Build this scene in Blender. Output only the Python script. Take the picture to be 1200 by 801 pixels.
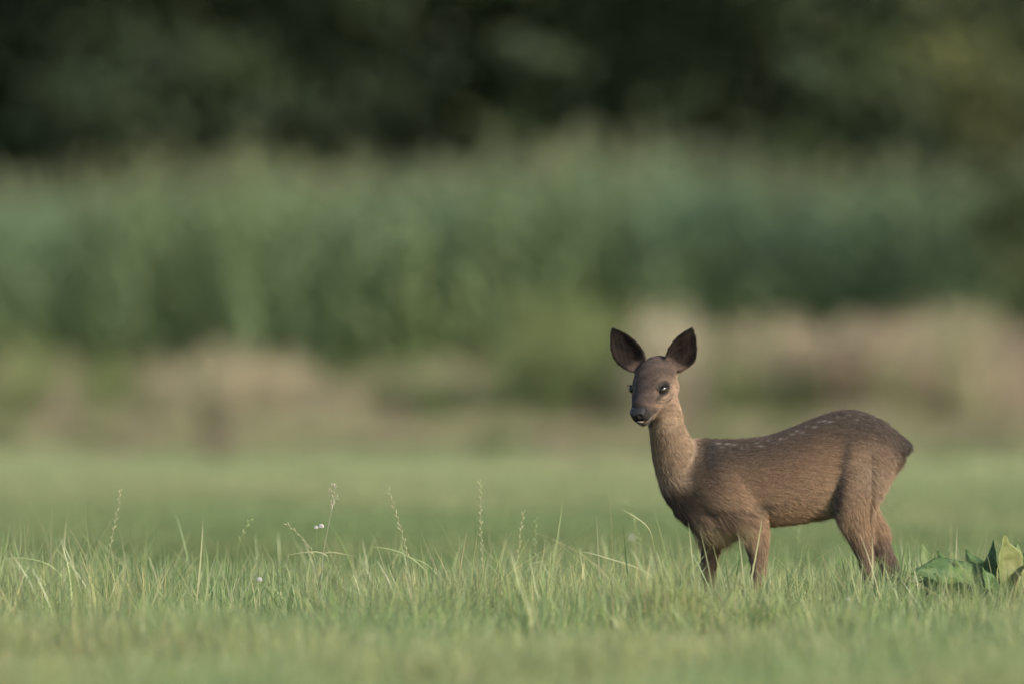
import bpy, bmesh, math, random
import numpy as np
from mathutils import Vector, Matrix
from mathutils import noise as mnoise

random.seed(7)
rng = np.random.default_rng(11)
SC = bpy.context.scene
for o in list(bpy.data.objects):
    bpy.data.objects.remove(o)
COL = SC.collection
PI = math.pi

# ------------------------------------------------------------------ camera
EYE = 0.68                      # lens height above the meadow
FPX = 13333.0                   # focal length in photograph pixels
HOR = 417.0                     # horizon row
cam_d = bpy.data.cameras.new("camera")
cam = bpy.data.objects.new("camera", cam_d)
COL.objects.link(cam)
cam_d.lens = 400.0
cam_d.sensor_width = 36.0
cam_d.clip_start = 0.5
cam_d.clip_end = 2000.0
cam.location = (0, 0, EYE)
cam.rotation_euler = (PI / 2 + (HOR - 400.5) / FPX, 0, 0)
cam_d.dof.use_dof = True
cam_d.dof.focus_distance = 27.93
cam_d.dof.aperture_fstop = 2.8
SC.camera = cam

# ------------------------------------------------------------------ sky, sun, exposure
SUN = Vector((0.70, -0.56, 0.42)).normalized()      # towards the sun
w = bpy.data.worlds.new("World")
SC.world = w
w.use_nodes = True
nt = w.node_tree
nt.nodes.clear()
sky = nt.nodes.new('ShaderNodeTexSky')
sky.sky_type = 'NISHITA'
sky.sun_disc = False
sky.sun_elevation = math.asin(SUN.z)
sky.sun_rotation = math.atan2(SUN.x, SUN.y)
sky.air_density = 1.0
sky.dust_density = 2.0
bg = nt.nodes.new('ShaderNodeBackground')
bg.inputs['Strength'].default_value = 0.15
wo = nt.nodes.new('ShaderNodeOutputWorld')
nt.links.new(sky.outputs[0], bg.inputs[0])
nt.links.new(bg.outputs[0], wo.inputs[0])
sl = bpy.data.lights.new("sun", 'SUN')
sl.energy = 3.2
sl.angle = math.radians(3.0)
sl.color = (1.0, 0.92, 0.80)
so = bpy.data.objects.new("sun", sl)
COL.objects.link(so)
so.rotation_euler = SUN.to_track_quat('Z', 'Y').to_euler()
so.location = (10, 0, 30)
SC.view_settings.view_transform = 'Standard'
SC.view_settings.look = 'None'
SC.view_settings.gamma = 1.0
SC.view_settings.exposure = 0.95
SC.cycles.use_denoising = True
SC.cycles.max_bounces = 8
SC.cycles.transparent_max_bounces = 8


# ------------------------------------------------------------------ helpers
def at(px, py, d):
    """real place of something seen at photograph pixel px,py when it stands d metres away"""
    return Vector(((px - 600) / FPX * d, d, EYE + (HOR - py) / FPX * d))


def tag(o, label=None, cat=None, group=None, kind=None):
    if label: o['label'] = label
    if cat: o['category'] = cat
    if group: o['group'] = group
    if kind: o['kind'] = kind
    return o


def link(o, parent=None):
    COL.objects.link(o)
    if parent: o.parent = parent
    return o


def empty(name, loc, rz=0):
    e = bpy.data.objects.new(name, None)
    e.empty_display_size = 0.1
    e.location = loc
    e.rotation_euler = (0, 0, rz)
    return link(e)


def np_mesh(name, V, Q, col=None, smooth=False):
    """mesh from numpy vertices and an (n,k) face array; col = per-vertex rgb"""
    V = np.asarray(V, dtype=np.float32).reshape(-1, 3)
    Q = np.asarray(Q, dtype=np.int32)
    me = bpy.data.meshes.new(name)
    me.vertices.add(len(V))
    me.vertices.foreach_set('co', V.ravel())
    k = Q.shape[1]
    me.loops.add(Q.size)
    me.loops.foreach_set('vertex_index', Q.ravel())
    me.polygons.add(len(Q))
    me.polygons.foreach_set('loop_start', np.arange(0, Q.size, k, dtype=np.int32))
    me.update(calc_edges=True)
    if smooth:
        me.polygons.foreach_set('use_smooth', np.ones(len(Q), dtype=bool))
    if col is not None:
        a = me.attributes.new('tint', 'FLOAT_COLOR', 'POINT')
        c = np.ones((len(V), 4), dtype=np.float32)
        c[:, :3] = col
        a.data.foreach_set('color', c.ravel())
    me.validate()
    return me


def obj(name, me, mat=None, parent=None):
    o = bpy.data.objects.new(name, me)
    if mat: me.materials.append(mat)
    return link(o, parent)


def noise_nodes(nt, scale, detail=3.0, rough=0.55, coord='Object', vec_scale=None):
    tc = nt.nodes.new('ShaderNodeTexCoord')
    n = nt.nodes.new('ShaderNodeTexNoise')
    n.inputs['Scale'].default_value = scale
    n.inputs['Detail'].default_value = detail
    n.inputs['Roughness'].default_value = rough
    if vec_scale:
        m = nt.nodes.new('ShaderNodeMapping')
        m.inputs['Scale'].default_value = vec_scale
        nt.links.new(tc.outputs[coord], m.inputs[0])
        nt.links.new(m.outputs[0], n.inputs[0])
    else:
        nt.links.new(tc.outputs[coord], n.inputs[0])
    return n


def mat_plain(name, rgb, rough=0.7, spec=0.3, var=0.25, scale=30.0, bump=0.0):
    m = bpy.data.materials.new(name)
    m.use_nodes = True
    nt = m.node_tree
    b = nt.nodes['Principled BSDF']
    n = noise_nodes(nt, scale)
    r = nt.nodes.new('ShaderNodeValToRGB')
    r.color_ramp.elements[0].position = 0.3
    r.color_ramp.elements[1].position = 0.7
    r.color_ramp.elements[0].color = (*[c * (1 - var) for c in rgb], 1)
    r.color_ramp.elements[1].color = (*[c * (1 + var) for c in rgb], 1)
    nt.links.new(n.outputs['Fac'], r.inputs[0])
    nt.links.new(r.outputs[0], b.inputs['Base Color'])
    b.inputs['Roughness'].default_value = rough
    b.inputs['Specular IOR Level'].default_value = spec
    if bump:
        bp = nt.nodes.new('ShaderNodeBump')
        bp.inputs['Strength'].default_value = bump
        bp.inputs['Distance'].default_value = 0.002
        nt.links.new(n.outputs['Fac'], bp.inputs['Height'])
        nt.links.new(bp.outputs[0], b.inputs['Normal'])
    return m


def mat_leaf(name, tint=(1, 1, 1), transl=0.35, rough=0.5, spec=0.35, patch=None, patch_scale=0.5, var=0.3):
    """vertex-tinted plant material with translucency; patch = second colour multiplier that drifts over the field"""
    m = bpy.data.materials.new(name)
    m.use_nodes = True
    nt = m.node_tree
    b = nt.nodes['Principled BSDF']
    out = nt.nodes['Material Output']
    at_ = nt.nodes.new('ShaderNodeAttribute')
    at_.attribute_name = 'tint'
    at_.attribute_type = 'GEOMETRY'
    mul = nt.nodes.new('ShaderNodeMix'); mul.data_type = 'RGBA'; mul.blend_type = 'MULTIPLY'
    mul.inputs[0].default_value = 1.0
    nt.links.new(at_.outputs['Color'], mul.inputs[6])
    mul.inputs[7].default_value = (*tint, 1)
    oi = nt.nodes.new('ShaderNodeObjectInfo')
    mr = nt.nodes.new('ShaderNodeMapRange')
    mr.inputs['To Min'].default_value = 1 - var
    mr.inputs['To Max'].default_value = 1 + var
    nt.links.new(oi.outputs['Random'], mr.inputs[0])
    vm = nt.nodes.new('ShaderNodeVectorMath'); vm.operation = 'SCALE'
    nt.links.new(mul.outputs[2], vm.inputs[0])
    nt.links.new(mr.outputs[0], vm.inputs['Scale'])
    colour = vm.outputs[0]
    if patch:
        g = nt.nodes.new('ShaderNodeNewGeometry')
        n = nt.nodes.new('ShaderNodeTexNoise')
        n.inputs['Scale'].default_value = patch_scale
        n.inputs['Detail'].default_value = 2.0
        mp = nt.nodes.new('ShaderNodeMapping')
        mp.inputs['Scale'].default_value = (1, 0.35, 1)
        nt.links.new(g.outputs['Position'], mp.inputs[0])
        nt.links.new(mp.outputs[0], n.inputs[0])
        rr = nt.nodes.new('ShaderNodeValToRGB')
        rr.color_ramp.elements[0].position = 0.38
        rr.color_ramp.elements[1].position = 0.62
        rr.color_ramp.elements[0].color = (1, 1, 1, 1)
        rr.color_ramp.elements[1].color = (*patch, 1)
        nt.links.new(n.outputs['Fac'], rr.inputs[0])
        m2 = nt.nodes.new('ShaderNodeMix'); m2.data_type = 'RGBA'; m2.blend_type = 'MULTIPLY'
        m2.inputs[0].default_value = 1.0
        nt.links.new(colour, m2.inputs[6])
        nt.links.new(rr.outputs[0], m2.inputs[7])
        colour = m2.outputs[2]
    nt.links.new(colour, b.inputs['Base Color'])
    b.inputs['Roughness'].default_value = rough
    b.inputs['Specular IOR Level'].default_value = spec
    tr = nt.nodes.new('ShaderNodeBsdfTranslucent')
    nt.links.new(colour, tr.inputs[0])
    mx = nt.nodes.new('ShaderNodeMixShader')
    mx.inputs[0].default_value = transl
    nt.links.new(b.outputs[0], mx.inputs[1])
    nt.links.new(tr.outputs[0], mx.inputs[2])
    nt.links.new(mx.outputs[0], out.inputs[0])
    return m


def unit(v):
    v = np.asarray(v, dtype=float)
    return v / (np.linalg.norm(v, axis=-1, keepdims=True) + 1e-12)


def ribbons(paths, widths, side, fold=0.0):
    """paths (n,k,3), widths (n,k), side (n,3) -> vertices, quads; each ribbon 2 wide (3 if folded)"""
    n, k, _ = paths.shape
    s = side[:, None, :] * widths[:, :, None] * 0.5
    if fold:
        mid = paths.copy(); mid[:, :, 2] -= widths * fold
        V = np.stack([paths - s, mid, paths + s], axis=2)
        c = 3
    else:
        V = np.stack([paths - s, paths + s], axis=2)
        c = 2
    base = (np.arange(n)[:, None, None] * k + np.arange(k - 1)[None, :, None]) * c + np.arange(c - 1)[None, None, :]
    Q = np.stack([base, base + 1, base + c + 1, base + c], axis=-1).reshape(-1, 4)
    return V.reshape(-1, 3), Q, c


def tube_verts(P, R, n=6):
    """swept round tube along points P with radii R -> V, Q (open ends)"""
    P = np.asarray(P, float); k = len(P)
    T = unit(np.gradient(P, axis=0))
    a = np.cross(T, [0.13, 0.97, 0.21]); a = unit(a); b = np.cross(T, a)
    th = np.arange(n) / n * 2 * PI
    V = P[:, None, :] + np.asarray(R)[:, None, None] * (np.cos(th)[None, :, None] * a[:, None, :] + np.sin(th)[None, :, None] * b[:, None, :])
    i = np.arange(k - 1)[:, None] * n; j = np.arange(n)[None, :]
    Q = np.stack([i + j, i + (j + 1) % n, i + n + (j + 1) % n, i + n + j], -1).reshape(-1, 4)
    return V.reshape(-1, 3), Q


class Build:
    """collects vertex and quad arrays with colours, then makes one mesh"""
    def __init__(s): s.V, s.Q, s.C, s.n = [], [], [], 0
    def add(s, V, Q, col=(1, 1, 1)):
        V = np.asarray(V, float).reshape(-1, 3)
        c = np.asarray(col, float)
        if c.ndim == 1: c = np.tile(c, (len(V), 1))
        s.V.append(V); s.Q.append(np.asarray(Q) + s.n); s.C.append(c); s.n += len(V)
    def mesh(s, name, smooth=False):
        return np_mesh(name, np.concatenate(s.V), np.concatenate(s.Q), np.concatenate(s.C), smooth)


def bezier(p0, p1, p2, k):
    t = np.linspace(0, 1, k)[:, None]
    return (1 - t) ** 2 * np.asarray(p0) + 2 * t * (1 - t) * np.asarray(p1) + t ** 2 * np.asarray(p2)


# ---- scattering by geometry nodes (only for stuff nobody could count)
def source_collection(name, meshes, mat):
    c = bpy.data.collections.new(name)
    for i, me in enumerate(meshes):
        if mat: me.materials.append(mat)
        o = bpy.data.objects.new("%s_%02d" % (name, i), me)
        c.objects.link(o)
    return c


def scatter(name, pts, rz, sc, coll, nvar, tilt=None, kind='stuff', label=None):
    n = len(pts)
    me = bpy.data.meshes.new(name)
    me.vertices.add(n)
    me.vertices.foreach_set('co', np.asarray(pts, np.float32).ravel())
    a = me.attributes.new('rot', 'FLOAT_VECTOR', 'POINT')
    r = np.zeros((n, 3), np.float32); r[:, 2] = rz
    if tilt is not None: r[:, 0:2] = tilt
    a.data.foreach_set('vector', r.ravel())
    a = me.attributes.new('scl', 'FLOAT_VECTOR', 'POINT')
    sc = np.asarray(sc, np.float32)
    if sc.ndim == 1: sc = np.stack([sc] * 3, 1)
    a.data.foreach_set('vector', sc.ravel())
    a = me.attributes.new('idx', 'INT', 'POINT')
    a.data.foreach_set('value', rng.integers(0, nvar, n).astype(np.int32))
    o = obj(name, me)
    g = bpy.data.node_groups.new(name + "_scatter", 'GeometryNodeTree')
    g.interface.new_socket('Geometry', in_out='INPUT', socket_type='NodeSocketGeometry')
    g.interface.new_socket('Geometry', in_out='OUTPUT', socket_type='NodeSocketGeometry')
    N, L = g.nodes, g.links
    gi = N.new('NodeGroupInput'); go = N.new('NodeGroupOutput')
    ci = N.new('GeometryNodeCollectionInfo')
    ci.inputs['Collection'].default_value = coll
    ci.inputs['Separate Children'].default_value = True
    ci.inputs['Reset Children'].default_value = True
    ip = N.new('GeometryNodeInstanceOnPoints')
    ip.inputs['Pick Instance'].default_value = True
    def attr(nm, dt):
        q = N.new('GeometryNodeInputNamedAttribute'); q.data_type = dt
        q.inputs['Name'].default_value = nm
        return q.outputs['Attribute']
    L.new(gi.outputs[0], ip.inputs['Points'])
    L.new(ci.outputs[0], ip.inputs['Instance'])
    L.new(attr('idx', 'INT'), ip.inputs['Instance Index'])
    e2r = N.new('FunctionNodeEulerToRotation')
    L.new(attr('rot', 'FLOAT_VECTOR'), e2r.inputs[0])
    L.new(e2r.outputs[0], ip.inputs['Rotation'])
    L.new(attr('scl', 'FLOAT_VECTOR'), ip.inputs['Scale'])
    L.new(ip.outputs[0], go.inputs[0])
    md = o.modifiers.new('scatter', 'NODES')
    md.node_group = g
    tag(o, label=label, kind=kind)
    return o


# ------------------------------------------------------------------ the ground
def ground_mat():
    m = bpy.data.materials.new("meadow_soil")
    m.use_nodes = True
    nt = m.node_tree
    b = nt.nodes['Principled BSDF']
    b.inputs['Roughness'].default_value = 0.95
    b.inputs['Specular IOR Level'].default_value = 0.1
    n1 = noise_nodes(nt, 0.9, 4, 0.6, 'Object', (1, 0.25, 1))
    r = nt.nodes.new('ShaderNodeValToRGB')
    e = r.color_ramp.elements
    e[0].position = 0.35; e[0].color = (0.085, 0.120, 0.035, 1)
    e[1].position = 0.65; e[1].color = (0.155, 0.175, 0.065, 1)
    nt.links.new(n1.outputs['Fac'], r.inputs[0])
    nt.links.new(r.outputs[0], b.inputs['Base Color'])
    n2 = noise_nodes(nt, 60, 3)
    bp = nt.nodes.new('ShaderNodeBump'); bp.inputs['Strength'].default_value = 0.6
    bp.inputs['Distance'].default_value = 0.03
    nt.links.new(n2.outputs['Fac'], bp.inputs['Height'])
    nt.links.new(bp.outputs[0], b.inputs['Normal'])
    return m


def ground_z(x, y):
    return 0.012 * np.sin(x * 1.3 + 0.4) * np.cos(y * 0.9) + 0.01 * np.sin(x * 0.37 + y * 0.23)


xs = np.concatenate([np.linspace(-900, -14, 12), np.linspace(-12, 12, 49), np.linspace(14, 900, 12)])
ys = np.concatenate([np.linspace(-400, 8, 8), np.linspace(10, 120, 111), np.linspace(130, 1500, 12)])
GX, GY = np.meshgrid(xs, ys, indexing='ij')
GZ = ground_z(GX, GY) * np.clip(1 - (np.abs(GX) - 12) / 30, 0, 1)
nx, ny = GX.shape
ii, jj = np.meshgrid(np.arange(nx - 1), np.arange(ny - 1), indexing='ij')
gq = np.stack([ii * ny + jj, (ii + 1) * ny + jj, (ii + 1) * ny + jj + 1, ii * ny + jj + 1], -1).reshape(-1, 4)
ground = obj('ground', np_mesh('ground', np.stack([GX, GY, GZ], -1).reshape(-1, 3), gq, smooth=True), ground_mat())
tag(ground, label='flat green meadow ground under the grass', kind='structure')


# ------------------------------------------------------------------ grass
GREENS = np.array([1.23, 1.21, 1.07]) * np.array([[0.135, 0.205, 0.060], [0.165, 0.225, 0.085], [0.110, 0.175, 0.055], [0.195, 0.235, 0.100],
                   [0.125, 0.190, 0.085], [0.260, 0.270, 0.130], [0.330, 0.300, 0.170], [0.085, 0.145, 0.050]])
GP = np.array([.21, .24, .14, .17, .13, .06, .01, .04])


def tuft_mesh(name, n, r, h, wd, lean=0.5, greens=GREENS, gp=GP, k=5):
    ang = rng.uniform(0, 2 * PI, n)
    rad = r * np.sqrt(rng.uniform(0, 1, n))
    root = np.stack([rad * np.cos(ang), rad * np.sin(ang), np.full(n, -0.01)], 1)
    H = h * rng.uniform(0.45, 1.0, n) ** 0.8
    az = ang + rng.normal(0, 1.0, n)
    ln = np.abs(rng.normal(0, lean, n)) * H
    d = np.stack([np.cos(az), np.sin(az), np.zeros(n)], 1)
    t = np.linspace(0, 1, k)
    droop = rng.uniform(0, 0.25, n) * (ln > 0.5 * H)
    P = root[:, None, :] + d[:, None, :] * (ln[:, None] * t ** 2.0)[:, :, None]
    P[:, :, 2] += H[:, None] * (t[None, :] - droop[:, None] * t[None, :] ** 3)
    W = wd * rng.uniform(0.5, 1.1, n)[:, None] * np.interp(t, [0, .35, .75, 1], [0.7, 1.0, 0.6, 0.04])[None, :]
    sa = rng.uniform(0, PI, n)
    side = np.stack([np.cos(sa), np.sin(sa), np.zeros(n)], 1)
    V, Q, c = ribbons(P, W, side)
    col = greens[rng.choice(len(greens), n, p=gp)] * rng.uniform(0.8, 1.2, (n, 1))
    C = np.repeat(col, k * c, axis=0)
    tt = np.tile(np.repeat(t, c), n)[:, None]
    C = C * (1 - 0.12 * (1 - tt)) + 0.045 * tt ** 2        # root shade painted in; dry pale tips
    return np_mesh(name, V, Q, C)


grass_mat = mat_leaf("grass_blades", transl=0.5, rough=0.45, spec=0.4, patch=(1.25, 1.05, 1.1), patch_scale=1.6, var=0.18)
tall_tufts = source_collection('meadow_tuft', [tuft_mesh('meadow_tuft_%d' % i, 60, 0.075, rng.uniform(.13, .19), 0.0042, 0.45) for i in range(12)], grass_mat)
field_mat = mat_leaf("mown_grass_blades", transl=0.35, rough=0.5, spec=0.35, patch=(1.35, 1.12, 1.25), patch_scale=0.35, var=0.15)
short_tufts = source_collection('mown_tuft', [tuft_mesh('mown_tuft_%d' % i, 70, 0.16, 0.055, 0.006, 0.8) for i in range(8)], field_mat)


def field_points(x0, x1, y0, y1, per_m2, widen=0.0):
    n = int((x1 - x0) * (y1 - y0) * per_m2)
    x = rng.uniform(x0, x1, n); y = rng.uniform(y0, y1, n)
    if widen: x = x * (1 + (y - y0) * widen)
    return np.stack([x, y, ground_z(x, y)], 1)


# the edge of the unmown strip wanders; it reaches further back on the left
def edge(x):
    return 30.3 + 0.5 * np.sin(x * 2.1) + np.where(x < -1.0, np.clip((-1.0 - x) * 1.6, 0, 1.6), 0) + 0.25 * np.sin(x * 7)


p = field_points(-3.6, 3.6, 18.0, 32.5, 85)
p = p[p[:, 1] < edge(p[:, 0]) + rng.normal(0, .25, len(p))]
f = np.clip((p[:, 1] - 18) / 8, 0.75, 1)
hs = 0.89 + 0.26 * np.sin(p[:, 0] * 3.3 + 1.0) * np.sin(p[:, 1] * 1.7) + rng.normal(0, 0.16, len(p))
hs = np.clip(hs, 0.45, 1.35) * np.where(p[:, 1] < 26.5, 0.8, 1.0)
scatter('unmown_grass', p, rng.uniform(0, 2 * PI, len(p)), np.stack([np.ones(len(p)), np.ones(len(p)), hs], 1), tall_tufts, 12,
        tilt=rng.normal(0, .12, (len(p), 2)), label='unmown meadow grass around the legs of the fawn')
p1 = field_points(-3.4, 3.4, 29, 60, 26, 0.018)
p1 = p1[p1[:, 1] > edge(p1[:, 0]) - 0.5]
p2 = field_points(-8, 8, 60, 96, 9)
p3 = field_points(-3.4, 3.4, 8, 18, 20)
p = np.concatenate([p1, p2, p3])
far = np.clip((p[:, 1] - 30) / 40, 0, 1)
# darker, greener grass in a strip behind the fawn; paler cut grass beyond it
def strip_tint(m, y0, y1, near, far):
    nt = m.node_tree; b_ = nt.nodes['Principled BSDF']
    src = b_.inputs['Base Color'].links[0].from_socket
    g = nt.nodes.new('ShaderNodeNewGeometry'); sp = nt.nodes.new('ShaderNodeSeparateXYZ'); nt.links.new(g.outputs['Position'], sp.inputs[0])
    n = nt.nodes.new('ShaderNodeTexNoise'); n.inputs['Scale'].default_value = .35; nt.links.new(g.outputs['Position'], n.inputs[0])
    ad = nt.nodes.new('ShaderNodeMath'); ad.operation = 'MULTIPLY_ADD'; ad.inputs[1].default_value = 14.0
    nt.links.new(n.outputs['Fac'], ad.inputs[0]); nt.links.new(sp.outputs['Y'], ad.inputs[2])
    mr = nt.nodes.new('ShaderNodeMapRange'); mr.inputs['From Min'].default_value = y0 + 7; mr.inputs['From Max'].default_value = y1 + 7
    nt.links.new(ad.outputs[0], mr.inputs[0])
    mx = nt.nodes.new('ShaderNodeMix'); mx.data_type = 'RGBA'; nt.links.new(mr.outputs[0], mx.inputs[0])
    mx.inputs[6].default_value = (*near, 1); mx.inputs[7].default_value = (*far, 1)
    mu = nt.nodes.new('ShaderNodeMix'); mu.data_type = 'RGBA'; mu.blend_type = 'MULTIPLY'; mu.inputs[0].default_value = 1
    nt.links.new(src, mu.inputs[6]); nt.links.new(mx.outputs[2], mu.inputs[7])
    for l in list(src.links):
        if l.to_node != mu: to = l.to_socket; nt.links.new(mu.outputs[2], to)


strip_tint(field_mat, 36, 66, (.48, .56, .46), (1.0, .96, 1.12))
strip_tint(ground.data.materials[0], 38, 66, (.55, .65, .5), (1.6, 1.4, 1.9))
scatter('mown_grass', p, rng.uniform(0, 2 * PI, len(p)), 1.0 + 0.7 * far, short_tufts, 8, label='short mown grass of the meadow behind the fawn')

# scattered taller, wispy tufts
GP2 = np.array([.16, .22, .05, .27, .07, .17, .04, .02])
wispy = source_collection('wispy_tuft', [tuft_mesh('wispy_tuft_%d' % i, 16, 0.07, rng.uniform(.22, .30), 0.0034, 0.50, gp=GP2, k=7) for i in range(12)], grass_mat)
p = field_points(-3.4, 3.4, 25.8, 31.6, 24)
p = p[p[:, 1] < edge(p[:, 0])]
clump = np.sin(p[:, 0] * 4.1 + 2) + np.sin(p[:, 0] * 9.7 + p[:, 1] * 3) * .8 + np.where(p[:, 0] < -.85, 1.0, 0)
p = p[clump + rng.normal(0, .7, len(p)) > .1]
scatter('wispy_grass', p, rng.uniform(0, 2 * PI, len(p)), rng.uniform(.6, 1.05, len(p)) * np.where(p[:, 0] < -.85, 1.08, 1), wispy, 12, tilt=rng.normal(0, .16, (len(p), 2)), label='taller wispy grass rising in loose clumps from the meadow')

# single long blades that rise out of the grass: one mass of loose blades
tb = Build()
STRAW = np.array([0.28, 0.29, 0.155]); PALE = np.array([0.22, 0.27, 0.12]); MIDG = np.array([0.13, 0.20, 0.07])


def loose_blade(tip, base, d, col, bend=0.15, wd=0.0045):
    P2 = np.array(at(*tip, d)); P0 = np.array(at(*base, d))
    P0 = P0.copy()
    low = P2 + (P0 - P2) * (P2[2] + 0.0) / max(P2[2] - P0[2], 0.02) if P2[2] - P0[2] > 0.04 else P0
    if low[2] < 0.0 or P2[2] - P0[2] > 0.04:
        low = P0 + (P0 - P2) * min(1.0, P0[2] / max(P2[2] - P0[2], 0.02)) * 0.6; low[2] = 0.0
    mid = (low + P2) / 2 + np.array([bend * (P2[2] - low[2]), random.uniform(-.02, .02), 0.01])
    P = bezier(low, mid, P2, 9)[None]
    t = np.linspace(0, 1, 9)
    W = (wd * np.interp(t, [0, .4, .8, 1], [0.8, 1, .6, .05]))[None]
    a = random.uniform(-0.5, 0.5)
    V, Q, c = ribbons(P, W, np.array([[math.cos(a), math.sin(a), 0]]), fold=0.25)
    tb.add(V, Q, col)


for tip, base, dd, c, bend in [
    ((60.6, 584.6), (57, 655), 28.1, STRAW, .02), ((101.6, 585.6), (99, 650), 28.3, PALE, .05), ((27.7, 609), (33, 650), 28.0, PALE, 0),
    ((77, 609), (74, 650), 27.9, STRAW, 0), ((23, 605), (3, 640), 28.6, PALE, .2), ((62, 603), (10, 648), 28.2, PALE, .2),
    ((237.8, 609.4), (230, 660), 27.8, STRAW, .03), ((171, 634), (173, 668), 27.9, PALE, 0), ((205, 600), (217, 655), 29.2, MIDG, .1),
    ((100, 603), (122, 640), 28.1, PALE, -.1), ((324, 626), (330, 665), 27.9, PALE, -.05), ((492, 618), (526, 668), 27.8, STRAW, -.06),
    ((458, 623), (459, 660), 28.7, MIDG, 0), ((558, 603), (547, 664), 28.3, MIDG, .06), ((660, 582.6), (641, 671), 27.9, PALE, .03),
    ((699, 602), (703, 640), 27.9, STRAW, 0), ((730, 614), (737, 655), 27.8, MIDG, 0), ((721, 621.7), (722, 655), 28.0, PALE, 0),
    ((782.7, 617), (800, 660), 28.5, PALE, -.05), ((806.8, 611), (815, 650), 27.6, STRAW, 0), ((820, 621), (833, 665), 27.5, STRAW, .05),
    ((893.9, 602), (876, 650), 27.55, STRAW * 1.15, .03), ((864.8, 621.8), (872, 668), 27.6, STRAW, .02), ((1022, 627.8), (1020.6, 664), 27.6, STRAW, .03),
    ((1069.9, 631), (1080, 660), 28.3, STRAW, 0), ((1061, 632), (1052, 665), 27.9, PALE, 0), ((679, 641), (688, 672), 27.9, STRAW, 0),
    ((1121.8, 617), (1116, 650), 28.0, STRAW * 1.1, .02), ((768, 640), (775, 680), 27.8, PALE, .1), ((947, 640), (951, 675), 27.7, PALE, 0),
    ((912, 628), (920, 670), 28.4, PALE, .1), ((974, 625), (985, 675), 28.6, MIDG, .1), ((430, 640), (420, 665), 28.3, PALE, -.1)]:
    loose_blade(tip, base, dd, c, bend)


def bowed_blade(pts, d, col, wd=0.0042):
    P = np.array([at(x, y, d) for x, y in pts])
    t = np.linspace(0, 1, len(P)); tt = np.linspace(0, 1, 14)
    Q_ = np.stack([np.interp(tt, t, P[:, i]) for i in range(3)], 1)
    for _ in range(3): Q_[1:-1] = (Q_[:-2] + 2 * Q_[1:-1] + Q_[2:]) / 4
    W = (wd * np.interp(tt, [0, .3, .75, 1], [.6, 1, .7, .05]))[None]
    V, Q, c = ribbons(Q_[None], W, np.array([[0.0, 0.55, 0.83]]))
    tb.add(V, Q, col)


bowed_blade([(380, 738), (376, 690), (392, 650), (373, 644.5), (350, 647), (334, 650.5)], 27.9, STRAW)
bowed_blade([(362, 738), (364, 690), (368, 650), (385, 645), (400, 648), (414, 651)], 27.95, STRAW)
bowed_blade([(520, 738), (512, 690), (498, 662), (470, 645), (450, 641), (432, 640)], 27.9, PALE)
bowed_blade([(790, 738), (780, 680), (745, 662), (715, 655), (690, 646), (679, 646)], 27.9, STRAW)
bowed_blade([(765, 738), (768, 670), (767, 621), (752, 610), (740, 602), (728, 596)], 27.9, STRAW)
bowed_blade([(612, 738), (606, 700), (610, 672), (620, 660), (632, 657), (640, 657)], 27.8, PALE)
bowed_blade([(528, 738), (524, 700), (519, 680), (508, 668), (500, 656), (449, 645)], 28.1, PALE)
bowed_blade([(96, 738), (90, 700), (66, 660), (40, 655), (14, 650), (-6, 660)], 28.0, PALE)
for i in range(460):                                     # random lesser ones for a ragged skyline
    x = random.uniform(-20, 1220); d = random.uniform(26.8, 30.3)
    h = random.uniform(0.13, 0.235) * (1.12 if x < 160 else 1.0)
    gy = HOR + EYE / d * FPX; s = FPX / d
    lean = random.gauss(0, 26)
    loose_blade((x + lean, gy - h * s), (x + lean * .15, gy - h * s * .45), d, random.choice([STRAW, PALE, PALE, MIDG]) * random.uniform(.85, 1.15), random.uniform(-.2, .2), random.uniform(.003, .005))
for i in range(150):                                     # blades in front of the dock plant
    x = random.uniform(1040, 1215); d = random.uniform(27.1, 27.6); h = random.uniform(.08, .17)
    gy = HOR + EYE / d * FPX; s = FPX / d; lean = random.gauss(0, 24)
    loose_blade((x + lean, gy - h * s), (x + lean * .15, gy - h * s * .45), d, random.choice([STRAW, PALE, MIDG]) * random.uniform(.8, 1.1), random.uniform(-.25, .25), random.uniform(.0025, .0042))
blade_mat = mat_leaf("long_blades", transl=0.35, rough=0.4, spec=0.45, var=0.0)
tag(obj('long_grass_blades', tb.mesh('long_grass_blades'), blade_mat), label='loose long blades rising out of the meadow grass', kind='stuff')

# ------------------------------------------------------------------ grass stalks with seed heads: things
stem_mat = mat_leaf("seed_stalk", transl=0.2, rough=0.6, spec=0.3, var=0.0)


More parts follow.
